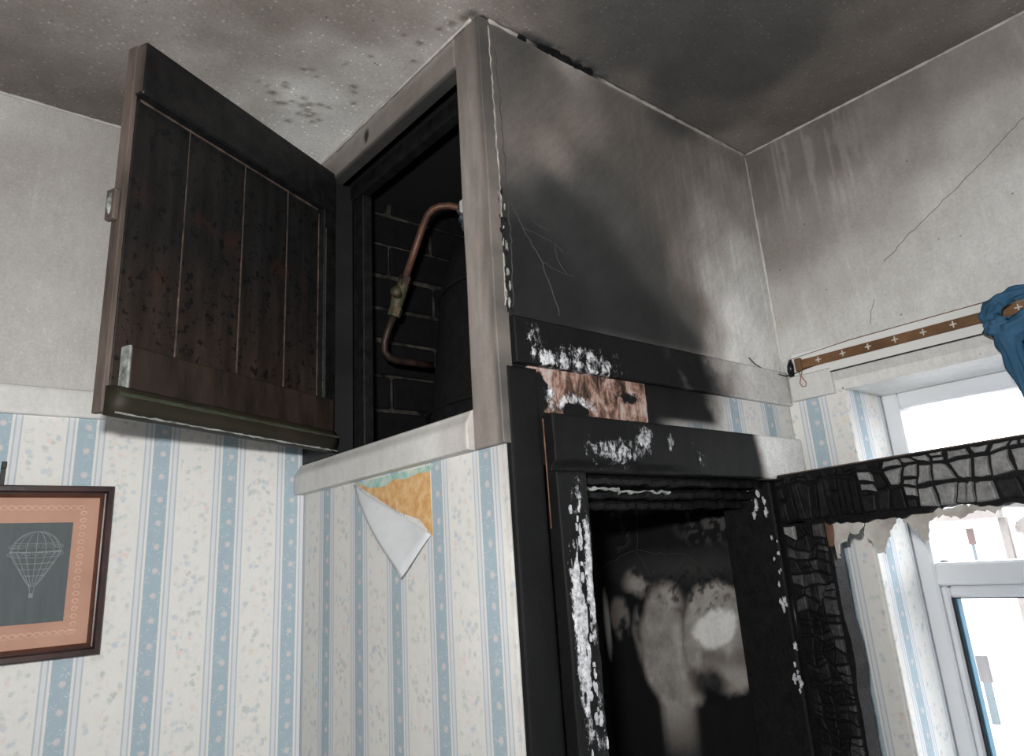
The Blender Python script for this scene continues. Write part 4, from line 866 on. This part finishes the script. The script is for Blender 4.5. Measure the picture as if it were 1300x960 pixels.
mitre(-hw, 0, hw, hh, .012, [(0, .016), (.002, .0185), (.008, .0185), (.0105, .014), (.0125, .0135)], 'frame_rail', 'mahogany')
mitre(-hw + .0125, .0125, hw - .0125, hh - .0125, .005, [(0, .011), (.0015, .0115), (.004, .009), (.0045, .007)], 'inner_slip', 'slip')
MB().box(-hw + .0165, hw - .0165, -.0060, -.001, .0165, hh - .0165).build('mount', 'mount', pf)
pa0, pa1, pb0, pb1 = -hw + .052, hw - .050, .050, hh - .053
pic = MB().box(pa0, pa1, -.0072, -.0061, pb0, pb1).build('slate_panel', 'slate', pf)
# embossed chain border
def ring(x, z, r):
    m = MB(); m.tube([(x + r * math.cos(a * .5236), -.0062, z + r * .72 * math.sin(a * .5236)) for a in range(13)], .0007, 4, False); m.build('border_link', 'relief', pf)
bx0, bx1, bz0, bz1 = pa0 - .016, pa1 + .013, pb0 - .0155, pb1 + .0215
x = 0.0
while x < bx1 - .002:
    for s_ in ((1, -1) if x > 0 else (1,)):
        if x * s_ > -.09: ring(x * s_, bz0, .0042); ring(x * s_, bz1, .0042)
    x += .0098
z = bz0
while z < bz1 + .002: ring(bx1, z, .0038); z += .0105
# lace balloons
def balloon(cx, cz, r, n_g):
    e = MB(); g = lambda a, b: (cx + a, -.0076, cz + b)
    def prof(t):                      # t 0 top .. 1 mouth -> half width, height
        if t < .45: a = t / .45 * math.pi / 2; return r * math.sin(a), r * math.cos(a) * .95
        q = (t - .45) / .55; return r * (1 - q) ** .92 + r * .10 * q, -r * 1.45 * q
    for k in range(n_g + 1):
        f = math.sin((k / n_g - .5) * math.pi); e.tube([g(prof(t / 24)[0] * f, prof(t / 24)[1]) for t in range(25)], .00055, 4)
    for t in (.30, .42, .50, .60, .70, .80):
        w_, h_ = prof(t); e.tube([g(w_ * math.sin((k / 16 - .5) * math.pi), h_ - .06 * r * math.cos((k / 16 - .5) * math.pi)) for k in range(17)], .0006 if t != .42 else .0011, 4)
    for t in (.36, .46):
        w_, h_ = prof(t)
        for k in range(9): f = math.sin(((k + .5) / 9 - .5) * math.pi); e.tube([g(w_ * f + .13 * r * math.cos(a * .785), h_ + .07 * r * math.sin(a * .785)) for a in range(9)], .00045, 4, False)
    w_, h_ = prof(1.0)
    for s_ in (-1, 1): e.tube([g(s_ * w_, h_), g(s_ * .06 * r, h_ - .28 * r)], .0005, 4)
    e.build('lace_balloon', 'lace', pic)
    MB().box(cx - .09 * r, cx + .08 * r, -.0080, -.0073, cz + h_ - .46 * r, cz + h_ - .27 * r, .0003).build('balloon_basket', 'lace', pic)
balloon(.178 - ox, 1.680 - PZ0, .032, 8); balloon(.095 - ox, 1.675 - PZ0, .030, 8)
MB().box(-hw + .0165, hw - .0165, -.0096, -.0086, .0165, hh - .0165).build('glass', 'glass', pf)
tag(pf, 'brown framed picture of pale lace balloons on a striped wallpaper wall', 'picture')
hk = MB(); hk.box(-.0032, .0032, -.003, -.0005, 0, .034, .0006); hk.box(-.0034, .0034, -.0055, -.0030, .024, .034, .0008)
o = hk.build('picture_hook', 'iron'); o.location = (.126, YL, PZ1 + .001); tag(o, 'small black metal hook above the framed picture', 'hook')

# ================================================================== OUTSIDE
GZ = -2.6
tag(MB().box(1.7, 60, -40, 50, GZ - .1, GZ).build('ground', 'ground'), kind='structure')
def house(name, y0, y1, x0, x1, eav, roof, mat, wins, label):
    h = empty(name, (x0, (y0 + y1) / 2, GZ)); cy = (y0 + y1) / 2; B = lambda a, b, c, d, e, f, n, mt, par=h, bv=0.0: MB().box(a - x0, b - x0, c - cy, d - cy, e - GZ, f - GZ, bv).build(n, mt, par)
    wl = B(x0, x1, y0, y1, GZ, eav, 'wall', mat)
    xm = (x0 + x1) / 2 - x0; V = [(-.25, y0 - cy - .02, eav - GZ), (-.25, y1 - cy + .02, eav - GZ), (xm, y1 - cy + .02, roof - GZ), (xm, y0 - cy - .02, roof - GZ), (x1 - x0 + .25, y0 - cy - .02, eav - GZ), (x1 - x0 + .25, y1 - cy + .02, eav - GZ)]
    MB().add(V, [(0, 1, 2, 3), (3, 2, 5, 4), (0, 3, 4), (1, 5, 2), (0, 4, 5, 1)]).build('roof', 'roof', h)
    B(x0 - .30, x0 - .20, y0, y1, eav - .10, eav, 'gutter', 'gutter'); B(x0 - .10, x0 - .03, y0 + .02, y0 + .09, GZ, eav - .10, 'drainpipe', 'gutter')
    for (a, b, c, d, bl) in wins:
        f = B(x0 - .04, x0 + .02, a, b, c, d, 'window', 'pvc'); B(x0 - .05, x0 - .041, a + .05, b - .05, c + .05, c + (d - c) * .62, 'pane', 'houseglass', f)
        B(x0 - .052, x0 - .041, a + .03, b - .03, c + (d - c) * .62, d - .02, 'blind', bl, f)
    return tag(h, label, 'house')
house('house', 2.66, 10.5, 9, 15, 1.86, 2.35, 'render', [(2.99, 3.12, 1.20, 1.69, 'blind'), (3.14, 3.32, -.30, .42, 'roof'), (4.2, 5.2, 1.0, 1.65, 'roof'), (4.2, 5.2, -.9, .5, 'roof')], 'white rendered house with a grey gutter seen through the window')
house('house', -6, 2.62, 9.3, 15, 1.70, 2.25, 'pinkrender', [(1.2, 2.0, .9, 1.5, 'roof')], 'pink rendered house at the right edge of the window view')
tg = empty('tree', (24, 8.4, GZ)); MB().tube([(0, 0, 0), (.1, 0, 3), (0, .1, 5.6)], [.25, .18, .08], 8).build('trunk', 'bark', tg, True)
rng = random.Random(6); m = MB()
for i in range(420):
    a, r_, z = rng.uniform(0, 6.28), rng.random() ** .5, rng.uniform(-1, 1); k = math.sqrt(max(0, 1 - z * z)); c = Vector((1.2 * r_ * k * math.cos(a), 1.2 * r_ * k * math.sin(a), 5.5 + 1.15 * z)); s_ = rng.uniform(.08, .2)
    d1 = Vector((rng.gauss(0, 1), rng.gauss(0, 1), rng.gauss(0, 1))).normalized(); d2 = d1.orthogonal().normalized(); m.add([c - d1 * s_, c + d2 * s_ * .5, c + d1 * s_, c - d2 * s_ * .5], [(0, 1, 2, 3)])
o = m.build('foliage', 'leaf', tg); tag(o, kind='stuff'); tag(tg, 'green treetop far behind the white house', 'tree')
